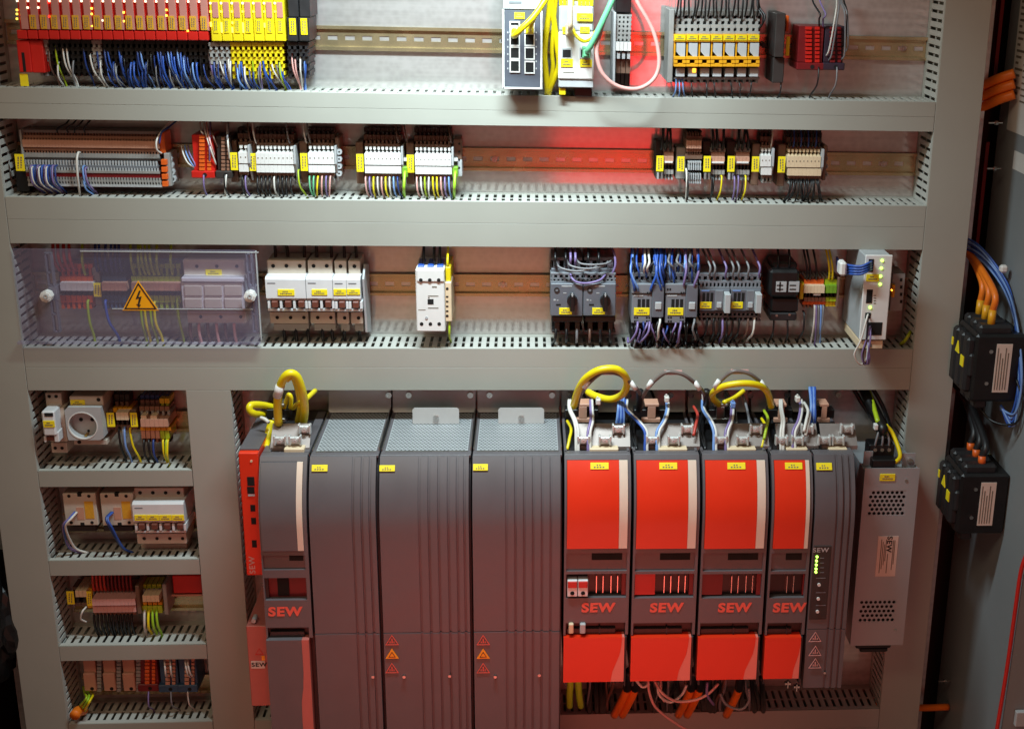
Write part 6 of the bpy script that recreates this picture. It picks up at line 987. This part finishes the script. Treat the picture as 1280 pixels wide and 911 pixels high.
for k in range(6):
    r_ = lambda s: random.uniform(-s, s)
    WIRE([Vector((XW-.07, .11, zt1+.080+.004*k)), Vector((XW-.04, .055+r_(.006), zt1+.076+.004*k)), Vector((XW-.016+.002*k, .0+r_(.008), zt1+.045+r_(.005))), Vector((XW-.010, -.070+r_(.008), zt1-.0+r_(.005))), Vector((XW-.008, -.108+r_(.01), z1c-.02)), Vector((XW-.012, -.105+r_(.01), z1c-.070-.005*k)), Vector((XW-.026, -.085, z1c-.070-r_(.004)))], .0017, 'w_blue' if k % 2 else 'w_ltblue', '%s wire curving round the upper fuse box' % ('blue' if k % 2 else 'light blue'), 'fuse blue %d' % (k % 2))
WIRE([Vector((XW-.012, -.10, z1c-.02)), Vector((XW-.006, -.12, z1c-.05)), Vector((XW-.012, -.115, z1c-.085)), Vector((XW-.04, -.085, z1c-.09)), Vector((XW-.06, -.05, z1c-.06))], .0018, 'w_black', 'black wire looping below the upper fuse box', None)
t = T('cable_tie', 'white tie base on the side wall beside the orange leads', 'cable tie', (XW-.012, .0, zt1+.07)); t.p('tie', 'white', BW(XW-.02, XW-.008, -.006, .006, zt1+.064, zt1+.076, .003))
zt2 = z2c+.052
for k in range(3):
    yk = -.076+.028*k; a_ = Vector((XW-.042, yk, zt2+.002)); t = T('power_lead', 'dark lead with orange ferrule entering the lower fuse box', 'cable', a_, 'dark leads'); t.p('ferrule', 'orange', TUBE([a_, a_+Vector((0, .002, .014))], .006, 10), smooth=True); t.p('lead', 'charcoal', TUBE([a_+Vector((0, .002, .012)), a_+Vector((.006, .012, .034)), Vector((XW-.035, .05+.01*k, zt2+.07)), Vector((XW-.07, .11, zt2+.10))], .0055, 9), smooth=True)
t = T('wall_sticker', 'small yellow-green sticker on the grey side wall', 'sticker', (XW, 0, at(1239, 573, .0).z)); q = at(1239, 573, .0); t.p('sticker', 'tag_yellow', BW(XW-.001, XW-.0002, -.006, .006, q.z-.006, q.z+.006))
t = T('wall_paper', 'printed paper sheet on the side wall in the top corner', 'paper', (XW, -.25, 1.35)); qz = 1.327
t.p('sheet', 'paper', BW(XW-.0012, XW-.0003, -.15, .088, qz-.002, qz+.33)); t.p('print', 'print_soft', *[BW(XW-.0016, XW-.0010, .068-.010*(i % 3), .080, qz+.045+i*.009, qz+.0485+i*.009) for i in range(28)], *[BW(XW-.0016, XW-.0010, -.13, .045, qz+.045+i*.009, qz+.0475+i*.009) for i in range(28)])
t = T('wall_label', 'pale blue-white label stuck on the grey side wall', 'label', (XW, -.2, qz-.05)); q2 = 1.285; t.p('label', 'paper', BW(XW-.001, XW-.0003, -.03, .045, q2-.014, q2+.014))
for (x, y) in ((1244, 154), (1242, 211), (1226, 325), (1180, 851)): t = T('wall_stud', 'thin steel stud sticking out of the dark side gap', 'stud', at(x, y, .06), 'studs'); c = at(x, y, .06); t.p('stud', 'steel', TUBE([c+Vector((-.010, 0, 0)), c+Vector((.012, .002, 0))], .0016, 7)); t.p('nut', 'steel', TUBE([c, c+Vector((.004, .0007, 0))], .0036, 6))
for k in range(3): WIRE(PX((1205, 118+k*12, .10), (1232, 106+k*13, .08), (1250, 98+k*13, .06), (1268, 92+k*13, .05)), .0075, 'w_orange', 'orange cable crossing the dark side gap near the top', 'upper orange cables', 'cable', 'cable', 10)
WIRE(PX((1135, 884, .03), (1160, 884, .05), (1185, 883, .06)), .0062, 'w_orange', 'orange cable leaving below the tall right duct', None, 'cable', 'cable', 10)
t = T('door_seal', 'red seal running up the cabinet door edge', 'seal', at(1246, 911, -.3)); t.p('seal', 'red', TUBE(PX((1243, 930, -.28), (1258, 840, -.28), (1268, 770, -.28), (1276, 715, -.28), (1284, 690, -.28)), .003, 9), smooth=True); a_, b_ = at(1250, 930, -.28), at(1286, 690, -.28)
t = T('door_panel', 'grey-red door edge panel beside the red seal', 'door', (a_.x, -.28, a_.z)); t.p('panel', 'side_panel', PR([(at(1250, 930, -.28).x, at(1250, 930, -.28).z), (at(1263, 840, -.28).x, at(1263, 840, -.28).z), (at(1280, 720, -.28).x, at(1280, 720, -.28).z), (at(1290, 690, -.28).x, at(1290, 690, -.28).z), (.78, b_.z), (.78, a_.z)], -.279, -.272, 'Y')); t.p('hinge', 'pale_grey', B(1270, 890, 1290, 908, -.288, -.2795, .001))
# dark bag at the left edge
import bmesh
bm = bmesh.new(); bmesh.ops.create_icosphere(bm, subdivisions=4, radius=1)
from mathutils import noise
for v in bm.verts:
    d = 1+.25*noise.noise(v.co*2.1)+.12*noise.noise(v.co*6+Vector((3, 1, 2))); v.co = Vector((v.co.x*.05*d, v.co.y*.06*d, v.co.z*.11*d))
me = bpy.data.meshes.new('bag'); bm.to_mesh(me); bm.free(); me.materials.append(MATS['black']); o = bpy.data.objects.new('black_bag', me); col.objects.link(o); q = at(-14, 770, .02); o.location = q; o['label'] = 'crumpled black bag hanging left of the tall duct'; o['category'] = 'bag'

# the many small wires nobody could tell apart: one object per look, gathered as one thing
byk = {}
for s, m in STUFF: byk.setdefault(m, []).append(s)
tt = T('small_wires', 'dense small black and dark wires at terminals, drives and relays', 'wires', (0, .05, .9)); tt.o['kind'] = 'stuff'
for m, s in byk.items(): tt.p('wire_mass', m, s, smooth=True, kind='stuff')
